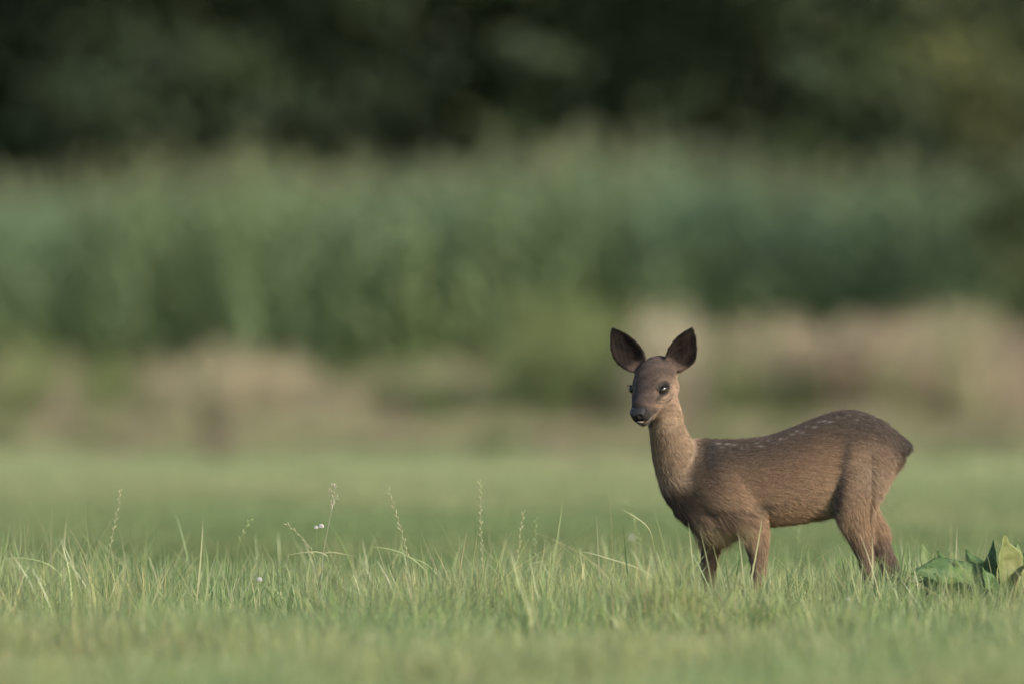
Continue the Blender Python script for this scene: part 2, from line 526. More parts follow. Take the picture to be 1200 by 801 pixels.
def seed_stalk(pts, d, label, head=0.5, col=STRAW, dense=False, fluffy=False):
    """pts: photograph pixels from tip to lowest seen point; continues to the ground"""
    P = [np.array(at(x, y, d)) for x, y in pts]
    low = P[-1].copy(); low[0] += (P[-1][0] - P[-2][0]) * 0.4; low[2] = 0.0
    P.append(low)
    base = P[-1]
    P = np.array(P[::-1]) - base
    L = np.concatenate([[0], np.cumsum(np.linalg.norm(np.diff(P, axis=0), axis=1))]); L /= L[-1]
    tt = np.linspace(0, 1, 24)
    C = np.stack([np.interp(tt, L, P[:, i]) for i in range(3)], 1)
    for _ in range(4): C[1:-1] = (C[:-2] + 2 * C[1:-1] + C[2:]) / 4
    t = empty('grass_stalk', base)
    tag(t, label, 'grass stalk', 'seeding grass stalks in the meadow')
    R = np.interp(tt, [0, 1], [0.0011, 0.0006])
    b = Build(); V, Q = tube_verts(C, R, 5); b.add(V, Q, col * 0.85)
    obj('stem', b.mesh('stem', True), stem_mat, t)
    b = Build()
    tot = np.linalg.norm(np.diff(C, axis=0), axis=1).sum()
    n = int(tot * head / (0.009 if not fluffy else 0.0022))
    for i in range(n):
        if random.random() < .12: continue
        u = 1 - head * min(1, max(0, (i + random.uniform(-.4, .4)) / n))
        j = u * 23; j0 = min(int(j), 22); f_ = j - j0
        c = C[j0] * (1 - f_) + C[j0 + 1] * f_
        T = unit(C[j0 + 1] - C[j0])
        sd = unit(np.cross(T, [0, 1, 0])) * (1 if i % 2 else -1)
        if fluffy:
            a = random.uniform(0, 2 * PI)
            sd = np.array([math.cos(a), math.sin(a), random.uniform(-.2, .4)])
            c = c + sd * random.uniform(0, 0.017) * math.sin(PI * min(1, i / n + .12))
        ln, wd = (random.uniform(.008, .013), random.uniform(.0028, .0040)) if not fluffy else (0.007, 0.0030)
        dirv = unit(T + sd * (random.uniform(.35, .7) if not fluffy else 0.8))
        pth = np.array([c + dirv * ln * q for q in (0, .35, .7, 1)])
        V, Q = tube_verts(pth, [wd * .2, wd * .5, wd * .45, wd * .05], 5)
        b.add(V, Q, col * random.uniform(.85, 1.25))
    k0 = int((1 - head) * 23)
    V, Q = tube_verts(C[k0:], R[k0:] * 1.05, 5); b.add(V, Q, col * .9)
    obj('seed_head', b.mesh('seed_head', True), stem_mat, t)
    return t


BRN = np.array([0.34, 0.32, 0.24])
seed_stalk([(140.7, 574), (138, 596), (131, 630), (126, 655)], 28.0, 'tall seeding grass stalk bending right, leftmost of the seeding stalks', .42)
seed_stalk([(292, 610), (285, 622), (278, 640)], 28.1, 'short seeding grass stalk just left of the drooping one', .22, PALE)
seed_stalk([(332.6, 611.7), (345, 620), (357, 632), (367, 645), (372, 668)], 27.9, 'seeding grass stalk that droops to the left over a bowed blade', .38)
seed_stalk([(393, 568), (391, 582), (388, 600), (378, 650)], 27.9, 'grass stalk with a fluffy brownish seed head standing alone on a thin stem', .17, BRN, fluffy=True)
seed_stalk([(455.5, 575), (461, 592), (469, 618), (478, 650)], 27.9, 'tall seeding grass stalk leaning left right of the fluffy headed one', .5)
seed_stalk([(562, 562.8), (563.5, 590), (563, 620), (566, 660)], 27.95, 'tallest seeding grass stalk standing bolt upright', .62)
seed_stalk([(613, 600.6), (610, 625), (605, 665)], 27.9, 'thin seeding grass stalk leaning right beside the broad pale blade', .4)
seed_stalk([(627.7, 609.7), (627, 640), (629, 665)], 28.7, 'soft upright seeding grass stalk behind the broad pale blade', .4, PALE)
seed_stalk([(733, 587), (740, 602), (752, 640)], 28.9, 'faint seeding grass stalk standing behind the tangle left of the fawn', .4, PALE)
seed_stalk([(940, 592), (936, 625), (934, 660)], 29.6, 'blurred seeding grass stalk standing behind the belly of the fawn', .4, PALE)

# ------------------------------------------------------------------ white meadow flowers: things
petal_mat = mat_plain("white_petal", (0.45, 0.43, 0.42), 0.7, 0.1, 0.15)
disc_mat = mat_plain("flower_disc", (0.45, 0.40, 0.16), 0.8, 0.2, 0.15)


def flower_meshes():
    b = Build()
    for i in range(46):                                      # clover-like globe of florets
        u = (i + .5) / 46; ph = math.acos(1 - 1.55 * u); th = i * 2.39996
        dv = np.array([math.sin(ph) * math.cos(th), math.sin(ph) * math.sin(th), math.cos(ph)])
        V, Q = tube_verts([dv * .002, dv * .006 + [0, 0, .001], dv * .0095 + [0, 0, .001], dv * .011], [.0006, .0014, .0016, .0003], 5)
        b.add(V, Q)
    head = b.mesh('bloom', True); head.materials.append(petal_mat)
    b = Build()
    V, Q = tube_verts([[0.004, 0, 0], [0.002, .001, .5], [0, 0, 1]], [.0012, .001, .0008], 5); b.add(V, Q, MIDG)
    stem = b.mesh('stem', True); stem.materials.append(stem_mat)
    return head, stem


bloom_me, fstem_me = flower_meshes()
for (px, py, d, sc, label) in [
    (28, 773, 24.2, 1.2, 'blurred white clover bloom low at the left edge of the picture'),
    (70, 775, 24.4, 1.1, 'blurred white clover bloom second from the left edge'),
    (370.5, 618, 28.15, .50, 'tiny white bloom under the fluffy seed head, left of a pair'),
    (376.5, 616.5, 28.1, .62, 'tiny white bloom under the fluffy seed head, right of a pair'),
    (304, 679, 27.9, .65, 'small white bloom in the grass below the drooping seed stalk'),
    (665.5, 711, 27.0, .5, 'tiny white bloom in the grass below the broad pale blade'),
    (695, 727, 26.4, .7, 'small soft white bloom in front of the tangle of stalks'),
    (805, 719, 26.9, .6, 'small white bloom in the grass in front of the fawn'),
    (740, 630, 32.6, .7, 'blurred white bloom behind the tangle of stalks left of the fawn'),
    (770, 775, 24.3, 1.2, 'blurred white bloom at the bottom edge below the fawn chest'),
    (1053, 761, 24.6, 1.1, 'blurred white bloom near the bottom edge below the dock plant'),
    (993, 702, 27.2, .6, 'small white bloom in the grass below the hind legs')]:
    P = at(px, py, d)
    t = empty('clover_flower', (P.x, P.y, 0)); tag(t, label, 'flower', 'white blooms scattered in the grass')
    o = bpy.data.objects.new('bloom', bloom_me); o.location = (0, 0, P.z); o.scale = (sc,) * 3; link(o, t)
    o = bpy.data.objects.new('stem', fstem_me); o.scale = (1, 1, P.z); link(o, t)

# ------------------------------------------------------------------ the dock plant on the right
leafm = {}
for nm, c1, c2, tr in (('dock_leaf_dark', (0.042, 0.082, 0.030), (0.095, 0.150, 0.050), .2),
                       ('dock_leaf_pale', (0.20, 0.22, 0.095), (0.15, 0.18, 0.065), .30),
                       ('dock_leaf_mid', (0.08, 0.125, 0.045), (0.12, 0.16, 0.06), .2)):
    m = bpy.data.materials.new(nm); m.use_nodes = True; q = m.node_tree
    b_ = q.nodes['Principled BSDF']; n_ = noise_nodes(q, 26, 4, .6)
    r_ = q.nodes.new('ShaderNodeValToRGB'); r_.color_ramp.elements[0].position = .35; r_.color_ramp.elements[1].position = .65
    r_.color_ramp.elements[0].color = (*c1, 1); r_.color_ramp.elements[1].color = (*c2, 1)
    q.links.new(n_.outputs['Fac'], r_.inputs[0]); q.links.new(r_.outputs[0], b_.inputs['Base Color'])
    b_.inputs['Roughness'].default_value = .6; b_.inputs['Specular IOR Level'].default_value = .2
    t_ = q.nodes.new('ShaderNodeBsdfTranslucent'); q.links.new(r_.outputs[0], t_.inputs[0])
    x_ = q.nodes.new('ShaderNodeMixShader'); x_.inputs[0].default_value = tr
    q.links.new(b_.outputs[0], x_.inputs[1]); q.links.new(t_.outputs[0], x_.inputs[2])
    q.links.new(x_.outputs[0], q.nodes['Material Output'].inputs[0])
    leafm[nm[10:]] = m


def broad_leaf(name, p0, p1, p2, width, updir, fold, wave, mat, parent, k=26, rows=12, taper=(0, .12, .4, .7, 1)):
    C = bezier(p0, p1, p2, k); t = np.linspace(0, 1, k)
    T = unit(np.gradient(C, axis=0)); S = unit(np.cross(T, np.asarray(updir, float))); U = np.cross(S, T)
    wdt = width * np.interp(t, taper, [.12, .75, 1.0, .75, .02])
    v = np.linspace(-1, 1, rows + 1)
    V = C[:, None] + S[:, None] * (wdt[:, None] * v[None] * .5)[..., None] \
        + U[:, None] * (fold * wdt[:, None] * np.abs(v)[None] * .5 + wave * width * np.sin(t * 19 + 1)[:, None] * (v ** 2)[None] * .5
                        + .05 * width * np.abs(np.sin(t * 30))[:, None] * (1 - np.abs(v))[None])[..., None]
    i, j = np.meshgrid(np.arange(k - 1), np.arange(rows), indexing='ij'); c = rows + 1
    Q = np.stack([i * c + j, i * c + j + 1, (i + 1) * c + j + 1, (i + 1) * c + j], -1).reshape(-1, 4)
    V = V + np.array([[mnoise.noise_vector(Vector(q_) * 38 + Vector((width * 99, 0, 0))) for q_ in row] for row in V]) * width * .05
    o = obj(name, np_mesh(name, V.reshape(-1, 3), Q, smooth=True), mat, parent)
    s = o.modifiers.new('s', 'SOLIDIFY'); s.thickness = 0.0008
    # midrib
    b = Build(); Vr, Qr = tube_verts(C + U * -.0006, np.interp(t, [0, 1], [.0022, .0005]), 5); b.add(Vr, Qr)
    obj('midrib', b.mesh('midrib', True), leafm['pale'], o)
    return o


DK = 27.75
dbase = at(1150, 740, DK); dbase.z = 0.0
dock = empty('dock_plant', dbase)
tag(dock, 'broad leaved green weed at the right edge, one leaf pale and upright', 'plant')


def dl(px, py, dy=0.0):
    return np.array(at(px, py, DK + dy) - dbase)


g0 = np.array([0, 0, 0.01])
# big drooping dark leaf (tip to the left) and the stalk-like curve beneath it
l1 = broad_leaf('leaf', dl(1142, 722), dl(1136, 646, .02), dl(1066, 672, -.05), 0.115, (0, -.8, .6), -.35, .05, leafm['dark'], dock)
l1['label'] = 'large dark glossy leaf drooping to the left'
l2 = broad_leaf('leaf', dl(1178, 722, .02), dl(1172, 660, .04), dl(1176, 626, .0), 0.115, (.72, -.7, .1), .55, .05, leafm['pale'], dock)
l2['label'] = 'upright pale yellow-green leaf folded along its midrib'
l3 = broad_leaf('leaf', dl(1172, 722, -.01), dl(1160, 670, .0), dl(1164, 632, .03), 0.075, (-.85, -.5, .1), .2, .05, leafm['dark'], dock)
broad_leaf('leaf', dl(1150, 722), dl(1138, 672, .05), dl(1110, 655, .12), 0.07, (0, -.7, .7), -.2, .07, leafm['mid'], dock)
broad_leaf('leaf', dl(1155, 728), dl(1150, 690, -.06), dl(1128, 668, -.14), 0.055, (.3, -.8, .5), .2, .06, leafm['mid'], dock)
broad_leaf('leaf', dl(1160, 728), dl(1150, 668, .05), dl(1140, 656, .12), 0.05, (.2, -.7, .6), .1, .08, leafm['dark'], dock)
l7 = broad_leaf('leaf', dl(1100, 730, .05), dl(1088, 660, .1), dl(1080, 636, .12), 0.045, (.2, -.9, .3), .3, .1, leafm['mid'], dock)
broad_leaf('leaf', dl(1192, 730), dl(1205, 690, .0), dl(1216, 648, .05), 0.09, (.5, -.8, .2), .3, .06, leafm['pale'], dock)
broad_leaf('leaf', dl(1078, 738, -.06), dl(1068, 700, -.06), dl(1066, 676, -.08), 0.03, (.3, -.9, .3), .2, .06, leafm['dark'], dock)
for (x0, y0, xm, ym, x1, y1, dy, wd_, mt) in ((1148, 728, 1126, 690, 1094, 672, -.10, .07, 'dark'), (1158, 728, 1150, 676, 1132, 644, .10, .085, 'dark'), (1180, 728, 1190, 668, 1192, 636, .12, .09, 'mid'), (1152, 730, 1142, 690, 1118, 654, .02, .07, 'mid'), (1140, 730, 1120, 706, 1086, 700, -.16, .05, 'mid'), (1164, 728, 1168, 690, 1150, 664, -.12, .055, 'dark'),
                                          (1184, 728, 1196, 680, 1206, 640, .08, .08, 'dark'), (1128, 726, 1120, 668, 1098, 646, .14, .06, 'dark'), (1172, 732, 1182, 704, 1204, 690, -.15, .06, 'mid'), (1134, 730, 1150, 700, 1162, 690, -.2, .045, 'dark')):
    broad_leaf('leaf', dl(x0, y0, dy * .3), dl(xm, ym, dy * .6), dl(x1, y1, dy), wd_, (random.uniform(-.4, .4), -.8, random.uniform(.2, .8)), random.uniform(-.3, .3), random.uniform(.08, .14), leafm[mt], dock)
b = Build()
for pts in ([(1118, 738), (1112, 690), (1100, 678), (1078, 681), (1054, 684)], [(1142, 742), (1142, 716), (1140, 700)], [(1176, 742), (1178, 722)], [(1156, 742), (1152, 722)], [(1100, 742), (1100, 728)], [(1192, 742), (1192, 726)]):
    P = np.array([dl(x, y) for x, y in pts]); V, Q = tube_verts(P, np.interp(np.linspace(0, 1, len(P)), [0, 1], [.0035, .0018]), 6)
    obj('stem', np_mesh('stem', V, Q, smooth=True), leafm['mid'], dock)

# ------------------------------------------------------------------ tall weeds before the maize
def weed_mesh(name, n, h, r, cols, plume):
    b = Build()
    for i in range(n):
        a = random.uniform(0, 2 * PI); q = r * math.sqrt(random.random())
        root = np.array([q * math.cos(a), q * math.sin(a), 0]); H = h * random.uniform(.6, 1.0)
        az = random.uniform(0, 2 * PI); ln = H * random.uniform(.05, .3)
        tip = root + [ln * math.cos(az), ln * math.sin(az), H]
        C = bezier(root, root + [0, 0, H * .6], tip, 5)
        c = cols[random.randrange(len(cols))] * random.uniform(.8, 1.2)
        sa = random.uniform(0, PI)
        W = np.array([[.009, .008, .007, .005, .003]])
        V, Q, _ = ribbons(C[None], W, np.array([[math.cos(sa), math.sin(sa), 0]])); b.add(V, Q, c)
        for _k in range(4):                                # side leaves
            u = random.uniform(.1, .75); p0 = C[int(u * 4)]; aa = random.uniform(0, 2 * PI); L_ = H * random.uniform(.15, .3)
            dd = np.array([math.cos(aa), math.sin(aa), 0])
            P = bezier(p0, p0 + dd * L_ * .4 + [0, 0, L_ * .6], p0 + dd * L_ + [0, 0, L_ * random.uniform(-.2, .6)], 4)
            V, Q, _ = ribbons(P[None], np.array([[.008, .022, .018, .001]]), np.array([[-dd[1], dd[0], 0]])); b.add(V, Q, c * random.uniform(.85, 1.1))
        if random.random() < plume:                        # plume of seed
            for _k in range(9):
                p0 = tip + np.array([random.gauss(0, .018), random.gauss(0, .018), random.uniform(-.22, .03)])
                P = np.array([p0, p0 + [random.gauss(0, .02), random.gauss(0, .02), .06]])
                aa = random.uniform(0, PI)
                V, Q, _ = ribbons(P[None], np.array([[.022, .008]]), np.array([[math.cos(aa), math.sin(aa), 0]])); b.add(V, Q, cols[0] * random.uniform(.9, 1.2))
    return b.mesh(name)


TAN = [np.array(c) for c in ([.30, .26, .17], [.25, .23, .145], [.20, .205, .115], [.14, .17, .075])]
PINK = [np.array(c) for c in ([.26, .205, .15], [.22, .185, .13], [.17, .165, .095])]
OLV = [np.array(c) for c in ([.135, .165, .065], [.10, .135, .05], [.16, .16, .08])]
DGR = [np.array(c) for c in ([.07, .12, .035], [.055, .095, .03], [.09, .14, .04])]
BEI = [np.array(c) for c in ([.34, .30, .21], [.29, .26, .17])]
weed_mat = mat_leaf("tall_weeds", transl=0.3, rough=0.7, spec=0.15, var=0.12)
STR = [np.array(c) for c in ([.30, .285, .17], [.24, .25, .13], [.20, .22, .10])]
wsrc = {}
for nm, cols, pl in (('tan', TAN, .9), ('pink', PINK, .9), ('olive', OLV, .3), ('green', DGR, 0.), ('beige', BEI, 1.), ('straw', STR, .5)):
    wsrc[nm] = source_collection('weed_' + nm, [weed_mesh('weed_%s_%d' % (nm, i), 36, 1.0, .22, cols, pl) for i in range(4)], weed_mat)
# px centre, half width, top row, number of clumps
spots = {'tan': [(60, 60, 405, 18), (240, 60, 412, 40), (330, 80, 425, 50), (430, 60, 432, 34), (520, 60, 420, 30), (700, 90, 455, 26), (930, 140, 390, 44), (1150, 70, 380, 40), (610, 60, 490, 10)],
         'pink': [(110, 90, 470, 46), (860, 40, 368, 18), (960, 110, 385, 40), (1010, 50, 365, 16), (1185, 40, 400, 26), (420, 50, 450, 14)],
         'olive': [(40, 50, 405, 26), (125, 25, 398, 22), (160, 120, 440, 20), (330, 120, 450, 22), (560, 70, 430, 16), (840, 60, 385, 40), (690, 60, 352, 26), (1090, 60, 385, 50), (980, 120, 395, 36), (500, 90, 415, 20), (230, 90, 420, 16), (820, 90, 440, 20), (640, 40, 350, 18), (0, 40, 430, 20)],
         'green': [(610, 50, 420, 40), (480, 90, 392, 34), (700, 70, 400, 26), (20, 60, 480, 10), (250, 50, 400, 8), (380, 80, 400, 16)],
         'straw': [(1000, 150, 440, 50), (900, 100, 450, 24), (300, 200, 470, 40), (1150, 60, 430, 24), (640, 90, 480, 24)],
         'beige': [(778, 17, 368, 20), (805, 16, 430, 12)]}
for nm, L_ in spots.items():
    pts, scl = [], []
    for (cx, hw, top, n) in L_:
        for i in range(n):
            d = random.uniform(85, 96)
            x = (random.gauss(cx, hw * .55) - 600) / FPX * d
            z = EYE + (HOR - top) / FPX * d
            h = z * random.uniform(.3, 1.0) * (1.18 if random.random() < .2 else 1)
            pts.append((x, d, 0)); scl.append((max(.6, h), max(.6, h), h))
    for side_ in (-1, 1):                                   # the strip goes on out of the picture
        for i in range(60 if nm != 'beige' else 3):
            pts.append((side_ * random.uniform(4.8, 12), random.uniform(91, 96), 0)); h = random.uniform(.4, .9); scl.append((h, h, h))
    pts = np.array(pts)
    scatter('tall_weeds', pts, rng.uniform(0, 2 * PI, len(pts)), np.array(scl), wsrc[nm], 4,
            label={'straw': 'straw coloured grasses among the dry strip', 'tan': 'dry tan grasses in front of the maize', 'pink': 'reddish brown dry grasses in front of the maize', 'olive': 'olive green weeds among the dry grasses',
                   'green': 'dark green weeds at the foot of the maize', 'beige': 'pale beige plumes behind the head of the fawn'}[nm])

pts = []
for i in range(2400):
    d = 94 - abs(random.gauss(0, 10)); x = random.uniform(-9, 9)
    if d > 68: pts.append((x, d, 0))
pts = np.array(pts); h = np.clip(rng.uniform(.12, .5, len(pts)) * (1 - (95 - pts[:, 1]) / 34), .07, .5)
for nm, sel in (('straw', slice(0, None, 2)), ('olive', slice(1, None, 4)), ('pink', slice(3, None, 8))):
    q = pts[sel]; hh = h[sel]
    scatter('low_weeds', q, rng.uniform(0, 6.28, len(q)), np.stack([hh * .5 + .45, hh * .5 + .45, hh], 1), wsrc[nm], 4, label='low %s growth between the tall weeds and the mown meadow' % {'straw': 'straw coloured', 'olive': 'olive', 'pink': 'reddish'}[nm])

# ------------------------------------------------------------------ maize field
def maize_mesh(name):
    b = Build(); H = random.uniform(1.95, 2.25)
    C = bezier([0, 0, 0], [random.gauss(0, .03), random.gauss(0, .03), H * .5], [random.gauss(0, .06), random.gauss(0, .06), H], 6)
    V, Q = tube_verts(C, np.linspace(.013, .006, 6), 5); b.add(V, Q, (.10, .15, .06))
    base_az = random.uniform(0, PI)
    for i in range(13):
        u = .12 + .86 * i / 13; p0 = C[0] * (1 - u) + C[-1] * u; p0[2] = u * H
        az = base_az + (PI if i % 2 else 0) + random.gauss(0, .35)
        L_ = .75 * (1 - abs(u - .5) * .8) * random.uniform(.8, 1.1)
        dd = np.array([math.cos(az), math.sin(az), 0])
        P = bezier(p0, p0 + dd * L_ * .42 + [0, 0, L_ * random.uniform(.5, .85)], p0 + dd * L_ * .95 + [0, 0, L_ * random.uniform(-.45, .25)], 8)
        t = np.linspace(0, 1, 8); W = (.085 * np.interp(t, [0, .2, .5, 1], [.5, 1, .9, .05]))[None]
        V, Q, _ = ribbons(P[None], W, np.array([[-dd[1], dd[0], 0.15]]), fold=.15)
        base = np.array([.178, .250, .128]) if u > .3 else np.array([.14, .17, .06])
        b.add(V, Q, base * random.uniform(.8, 1.25))
    for i in range(9):                                     # tassel
        az = random.uniform(0, 2 * PI); q = random.uniform(.02, .12)
        P = bezier(C[-1], C[-1] + [0, 0, .12], C[-1] + [q * math.cos(az), q * math.sin(az), random.uniform(.15, .28)], 4)
        V, Q, _ = ribbons(P[None], np.array([[.008, .012, .012, .006]]), np.array([[math.sin(az), -math.cos(az), 0.]])); b.add(V, Q, (.19, .22, .13))
    return b.mesh(name)


maize_mat = mat_leaf("maize_leaves", transl=0.4, rough=0.5, spec=0.25, patch=(1.12, 1.02, .88), patch_scale=.45, var=.2)
msrc = source_collection('maize_plant', [maize_mesh('maize_plant_%d' % i) for i in range(10)], maize_mat)
pts = []
for r_ in range(16):
    y = 97.2 + r_ * .75
    for x in np.arange(-16, 16, .19):
        if random.random() < .94: pts.append((x + random.gauss(0, .03), y + random.gauss(0, .05) + .15 * math.sin(x * .8), 0))
pts = np.array(pts)
sc = rng.uniform(.86, 1.06, len(pts)) * (1 + .035 * np.sin(pts[:, 0] * 1.7) + .03 * np.sin(pts[:, 0] * .63 + 1))
scatter('maize_crop', pts, rng.uniform(0, 2 * PI, len(pts)), sc, msrc, 10, tilt=rng.normal(0, .04, (len(pts), 2)), label='standing green maize crop across the field behind the fawn')

# ------------------------------------------------------------------ trees
bark_mat = mat_plain("dark_bark", (.018, .021, .013), .9, .1, .35, 6, .5)


def crown_mesh(name, H, R, n_cl, n_lf, cols, z0=.15, leaf=.10, spread=.42):
    """leaf clumps spread through an uneven crown"""
    b = Build(); Vs, Qs, Cs = [], [], []
    cen = []
    while len(cen) < n_cl:
        q = np.array([random.uniform(-1, 1), random.uniform(-1, 1), random.uniform(0, 1)])
        rr = math.hypot(q[0], q[1]); lim = math.sqrt(max(0, 1 - (2 * q[2] - .85) ** 2 * .85)) * (1 + .22 * math.sin(3 * math.atan2(q[1], q[0]) + 5 * q[2]))
        if rr > lim or rr < lim * .45 * random.random(): continue
        cen.append(np.array([q[0] * R, q[1] * R, z0 + q[2] * (H - z0)]))
    cen = np.array(cen)
    for c in cen:
        s = spread * random.uniform(.6, 1.3); m = int(n_lf * random.uniform(.6, 1.4))
        p_ = c + rng.normal(0, 1, (m, 3)) * [s, s, s * .55]
        a = unit(rng.normal(0, 1, (m, 3)) + [0, 0, .4]); u = unit(np.cross(a, rng.normal(0, 1, (m, 3)))); v = np.cross(a, u)
        L_ = leaf * rng.uniform(.6, 1.2, (m, 1))
        Vs.append(np.stack([p_ - u * L_, p_ - v * L_ * .5, p_ + u * L_, p_ + v * L_ * .5], 1).reshape(-1, 3))
        col = cols[random.randrange(len(cols))] * random.uniform(.75, 1.25)
        Cs.append(np.repeat(col * rng.uniform(.8, 1.2, (m, 1)), 4, axis=0))
    V = np.concatenate(Vs); Q = np.arange(len(V)).reshape(-1, 4)
    b.add(V, Q, np.concatenate(Cs))
    return b.mesh(name), cen


def trunk_mesh(name, H, cen, r0):
    b = Build()
    C = bezier([0, 0, -.1], [.15, .1, H * .5], [-.1, 0, H * .93], 8)
    V, Q = tube_verts(C, r0 * np.linspace(1, .12, 8) ** 1.1, 8); b.add(V, Q)
    idx = rng.choice(len(cen), min(26, len(cen)), replace=False)
    for i in idx:
        c = cen[i]; zz = max(.4, c[2] - .35 * math.hypot(c[0], c[1])); k = min(7, int(zz / H * 7))
        p0 = C[k] * 1.0; P = bezier(p0, (p0 + c) / 2 + [0, 0, .15], c, 5)
        V, Q = tube_verts(P, r0 * np.linspace(.3, .05, 5), 5); b.add(V, Q)
    return b.mesh(name, True)


DK1 = [np.array(c) for c in ([.036, .058, .027], [.027, .045, .022], [.045, .068, .031], [.026, .040, .022])]
DK2 = [np.array(c) for c in ([.052, .073, .034], [.041, .060, .030], [.033, .050, .027])]
crown_mat = mat_leaf("tree_leaves", transl=.22, rough=.55, spec=.2, var=.12)
shapes = []
for i, (H, R, cols) in enumerate([(9.5, 2.3, DK1), (11, 2.7, DK2), (8.5, 2.0, DK1), (10, 2.4, DK2)]):
    cm, cen = crown_mesh('crown', H, R, 150, 90, cols, z0=.3, leaf=.13, spread=.42)
    cm.materials.append(crown_mat)
    tm = trunk_mesh('trunk', H, cen, .2); tm.materials.append(bark_mat)
    shapes.append((cm, tm))
for (px, d, k, s, label) in [
    (-430, 128, 1, 1.0, None), (-180, 126, 0, 1.0, None),
    (40, 127, 0, .95, 'dark woodland tree behind the maize at the far left'),
    (235, 125, 3, .85, 'dull green tree second from the left behind the maize'),
    (500, 126, 1, .9, 'broad dull green tree left of the middle behind the maize'),
    (700, 127, 3, .8, 'lighter olive tree behind the maize just right of the middle'),
    (890, 125, 1, .85, 'broad tree behind the maize above the back of the fawn'),
    (1075, 127, 2, 1.0, 'narrow dark tree behind the maize near the right edge'),
    (1290, 126, 3, 1.0, None), (1540, 128, 0, 1.0, None)]:
    P = at(px, 400, d)
    t = empty('woodland_tree', (P.x, d, 0), random.uniform(0, 6))
    t.scale = (s, s, s)
    if label is None: label = 'woodland tree %s out of the picture, behind the maize %s' % ('farther' if px < -300 or px > 1400 else 'just', 'on the left' if px < 0 else 'on the right')
    tag(t, label, 'tree', 'dark trees along the edge of the wood')
    link(bpy.data.objects.new('crown', shapes[k][0]), t)
    link(bpy.data.objects.new('trunk', shapes[k][1]), t)
# the wood goes on behind them as one mass
wood_c = source_collection('wood_tree', [crown_mesh('wood_tree_%d' % i, 13, 3.2, 150, 70, DK1[:2] + DK1[3:], z0=.2, leaf=.2, spread=.6)[0] for i in range(3)], crown_mat)
pts = []
for y in (134, 139, 145, 152):
    for x in np.arange(-75, 76, 4.2): pts.append((x + random.gauss(0, .6), y + random.gauss(0, .8), 0))
for x in list(np.arange(-75, -24, 4.5)) + list(np.arange(24, 76, 4.5)): pts.append((x, 128 + random.gauss(0, 1), 0))
pts = np.array(pts)
scatter('woodland', pts, rng.uniform(0, 6.28, len(pts)), rng.uniform(.85, 1.25, len(pts)), wood_c, 3, label='dark mass of woodland behind the first row of trees')

# the young tree whose leafy branches come in at the right edge
YG = [np.array(c) for c in ([.060, .076, .026], [.042, .058, .022], [.12, .125, .042], [.03, .042, .017])]
cm, cen = crown_mesh('crown', 5.2, 1.15, 60, 90, YG, z0=1.2, leaf=.06, spread=.24)
cm.materials.append(mat_leaf("young_tree_leaves", transl=.35, rough=.5, spec=.25, var=0))
tm = trunk_mesh('trunk', 5.2, cen, .07); tm.materials.append(bark_mat)
P = at(1240, 400, 96)
yt = empty('young_tree', (P.x, 96, 0))
tag(yt, 'yellow green leafy young tree reaching in at the right edge before the maize', 'tree')
obj('crown', cm, None, yt); obj('trunk', tm, None, yt)

# ------------------------------------------------------------------ the roe deer fawn
S = 476.0
D0 = 28.0
deer_base = Vector(((920 - 600) / FPX * D0, D0, 0.0))
GYP = 740.0                                             # row of the ground under the fawn


def X(px): return (px - 920) / S
def Z(py): return (GYP - py) / S


parts_V, parts_Q, parts_T, off = [], [], [], 0
flow_p, flow_d = [], []


def add_part(V, Q, T):
    global off
    parts_V.append(V); parts_Q.append(np.asarray(Q) + off); parts_T.append(np.asarray(T) + off if len(T) else np.zeros((0, 3), int)); off += len(V)


def loft(rings):
    """closed loft from a list of (n,3) rings, fan caps"""
    k = len(rings); n = len(rings[0])
    V = np.concatenate(rings); i = np.arange(k - 1)[:, None] * n; j = np.arange(n)[None]
    Q = np.stack([i + j, i + (j + 1) % n, i + n + (j + 1) % n, i + n + j], -1).reshape(-1, 4)
    c0, c1 = len(V), len(V) + 1
    V = np.concatenate([V, [rings[0].mean(0)], [rings[-1].mean(0)]])
    jj = np.arange(n)
    T = np.concatenate([np.stack([np.full(n, c0), (jj + 1) % n, jj], 1), np.stack([np.full(n, c1), (k - 1) * n + jj, (k - 1) * n + (jj + 1) % n], 1)])
    add_part(V, Q, T)


def resample(A, m):
    """smooth (Catmull-Rom) resampling of station rows"""
    A = np.asarray(A, float); n = len(A); out = []
    Pd = np.concatenate([[2 * A[0] - A[1]], A, [2 * A[-1] - A[-2]]])
    for i in range(n - 1):
        p0, p1, p2, p3 = Pd[i:i + 4]
        for q in range(m):
            t = q / m
            out.append(.5 * ((2 * p1) + (-p0 + p2) * t + (2 * p0 - 5 * p1 + 4 * p2 - p3) * t * t + (-p0 + 3 * p1 - 3 * p2 + p3) * t ** 3))
    out.append(A[-1])
    return np.array(out)


TH = np.linspace(0, 2 * PI, 33)[:-1]


def limb(nodes, e=1.0):
    """nodes: px, py, half thickness in the picture plane (px), half depth (m), depth position y (m)"""
    A = resample(nodes, 4)
    C = np.stack([X(A[:, 0]), A[:, 4], Z(A[:, 1])], 1)
    T = unit(np.gradient(C, axis=0)); N = unit(np.stack([-T[:, 2], T[:, 0] * 0, T[:, 0]], 1)); B = np.cross(T, N)
    loft([C[i] + np.cos(TH)[:, None] * N[i] * max(A[i, 2], 1) / S + np.sin(TH)[:, None] * B[i] * A[i, 3] for i in range(len(C))])
    return C, T


